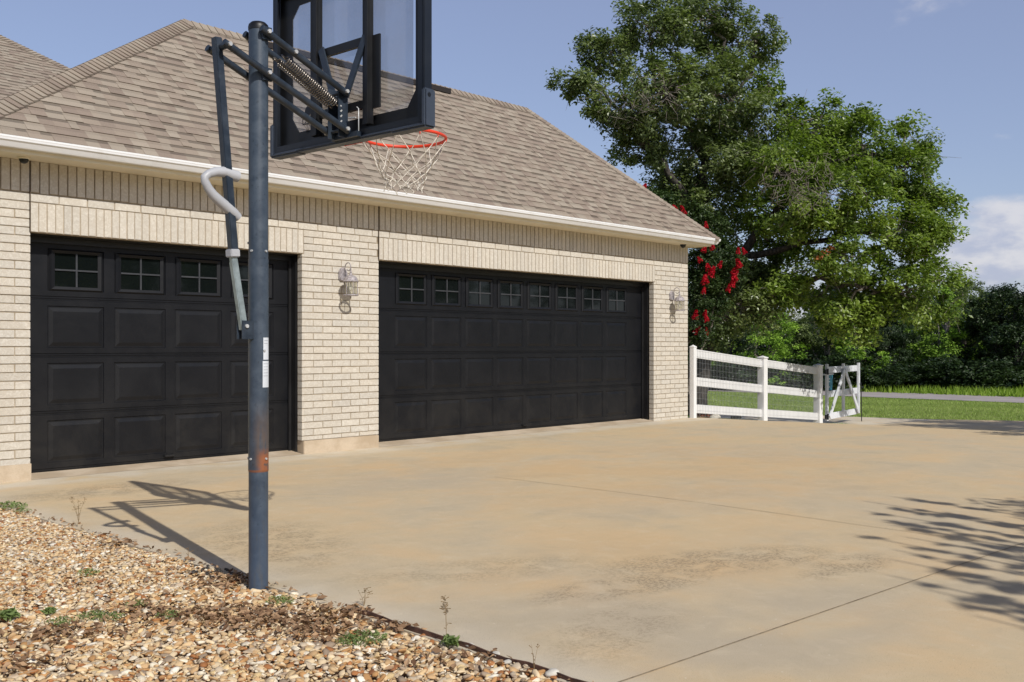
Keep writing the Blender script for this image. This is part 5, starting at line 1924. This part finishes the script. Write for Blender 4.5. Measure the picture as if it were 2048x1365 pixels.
for (px_, py_, kd, s_, lb) in WD:
    q = gp(px_, py_)
    o = bpy.data.objects.new('weed', wm[kd]); COL.objects.link(o)
    o.location = (q.x, q.y, float(gz(q.x, q.y)) + .006); o.scale = (s_, s_, s_); o.rotation_euler = (0, 0, random.uniform(0, 6))
    tag(o, lb, 'weed', 'weeds in the pebble bed')


def stalk(px_, py_, h, n, mat, label, spread=.02, seeds=30):
    q = gp(px_, py_); b = MB()
    tips = []
    for k in range(n):
        a = random.uniform(0, 6.28); s_ = spread * random.uniform(.3, 1)
        hh = h * random.uniform(.6, 1)
        p_ = [Vector((q.x, q.y, 0)), Vector((q.x + s_ * .3 * math.cos(a), q.y + s_ * .3 * math.sin(a), hh * .5)), Vector((q.x + s_ * math.cos(a), q.y + s_ * math.sin(a), hh))]
        b.tube(p_, [.0011, .0009, .0005], 4, cap=False); tips.append(p_)
    for k in range(seeds):
        p_ = random.choice(tips); t_ = random.uniform(.4, 1)
        c_ = p_[1].lerp(p_[2], t_) if t_ > .5 else p_[0].lerp(p_[1], t_ * 2)
        e_ = c_ + Vector((random.gauss(0, .010), random.gauss(0, .010), random.uniform(0, .008)))
        b.tube([c_, e_], [.0006, .0016], 4, cap=False)
    o = b.build('dry_stalk', mat); tag(o, label, 'weed', 'dry weed stalks')


stalk(893, 1290, .20, 2, M['straw'], 'tallest pale seed stalk rising from a green foot by the edging', .02, 50)
stalk(728, 1212, .085, 5, M['straw'], 'short dark seed stalk at the upper end of the edging', .03, 24)
stalk(157, 1045, .17, 5, M['straw'], 'airy dry stalk on the slab edge left of the hoop shadow', .10, 50)
stalk(376, 1122, .09, 3, M['straw'], 'thin dry stalk beside the hoop shadow', .02, 8)
stalk(1068, 1345, .10, 3, M['straw'], 'thin dry stalk at the bottom of the edging', .03, 10)

# lawn blades
def blades(n, x0, x1, y0, y1, h, w, mat, name, label, keep=None, cat='grass'):
    x = RNG.uniform(x0, x1, n); y = RNG.uniform(y0, y1, n)
    if keep is not None:
        k = keep(x, y); x, y = x[k], y[k]
    n = len(x); z = gz(x, y) - .06
    a = RNG.uniform(0, 2 * math.pi, n); hh = h * RNG.uniform(.5, 1.2, n)
    lean = RNG.normal(0, .35, (n, 2)) * hh[:, None]
    V = np.stack([np.c_[x - w * np.cos(a), y - w * np.sin(a), z], np.c_[x + w * np.cos(a), y + w * np.sin(a), z], np.c_[x + lean[:, 0], y + lean[:, 1], z + hh]], 1).reshape(-1, 3)
    Fq = np.arange(3 * n).reshape(n, 3)
    T_ = np.clip(RNG.uniform(0, 1, n) * .6 + .4 * (.5 + .5 * np.sin(x * .9 + np.sin(y * .5) * 2)), 0, 1)
    o = link_me(name, np_mesh(name, V, Fq, 0, mat, {'tint': ('FACE', T_)}))
    return tag(o, label, cat, kind='stuff')


def lawnkeep(x, y):
    if x.min() < 40: return lk(x, y) & (x > drive_edge(y) + .04)
    return lk(x, y)


def lk(x, y):
    d = CC * x + SS * y; r_ = (SS * x - CC * y) / d
    return (r_ > .12) & (r_ < .62)


blades(70000, 21.0, 39.3, 3, 34, .05, .010, M['grass_blade'], 'lawn_grass', 'mown green lawn between the driveway and the road', lawnkeep)
blades(30000, 44.7, 62, 6, 50, .36, .035, M['tall_grass_blade'], 'roadside_grass', 'taller bright green grass strip between the road and the trees', lawnkeep)
blades(9000, 13.5, 18.88, 9.05, 13.5, .09, .007, M['grass_blade'], 'fence_grass', 'green grass growing under and behind the white fence', None)
blades(700, 18.1, 19.4, 9.0, 9.32, .10, .006, M['grass_blade'], 'fence_grass', 'grass strip under the gate hinge post', None)

# small things behind the fence
p_ = at(1401, 829, 17.4)
P_ = np.concatenate([clump_points((p_.x + dx, p_.y + dy, p_.z + dz), .11, 110, 1.0) for dx, dy, dz in ((-.14, -.05, -.06), (0, 0, 0), (.10, .0, -.03), (.2, -.06, -.05), (-.02, .1, .02), (.02, 0, -.14), (.12, 0, -.14), (-.08, 0, -.14))])
V, Fq = leaves(P_, .06, .04, .3)
o = link_me('orange_plant', np_mesh('orange_plant', V, Fq, 0, M['orange_leaf'], {'tint': ('FACE', RNG.uniform(0, 1, len(Fq)))}))
tag(o, 'low orange-red plant on the ground behind the fence by the oak trunk', 'plant')
p_ = at(1472, 834, 18.0); z0 = at(1472, 838, 18.0).z - .03
sp = thing('landscape_spotlight', 'small black ground spotlight behind the left fence panel', 'spotlight', (p_.x, p_.y, z0))
b = MB(); b.tube([(p_.x, p_.y, float(gz(p_.x, p_.y)) - .1), (p_.x, p_.y, z0 + .14)], .02, 8); b.box((p_.x, p_.y, z0 + .055), (.24, .10, .06), None, 0, None, .01)
b.build('stake', M['black_plastic'], sp)
b = MB(); b.tube([(p_.x - .07, p_.y - .05, z0 + .15), (p_.x + .05, p_.y + .04, z0 + .20)], [.05, .062], 12)
b.build('lamp_head', M['black_plastic'], sp)
p_ = at(1430, 838, 17.2); z0 = p_.z - .005
V0, F0 = ico(2); V1 = V0 * np.array([.13, .10, .20 * .5]) * (1 + .1 * np.sin(V0[:, :1] * 5))
o = link_me('flat_rock', np_mesh('flat_rock', V1, F0, 0, M['pale_rock'], smooth=True), None, (p_.x, p_.y, z0))
tag(o, 'pale flat rock behind the fence left of the spotlight', 'rock')
for o in (ob for ob in bpy.data.objects if ob.type == 'MESH'):
    pass
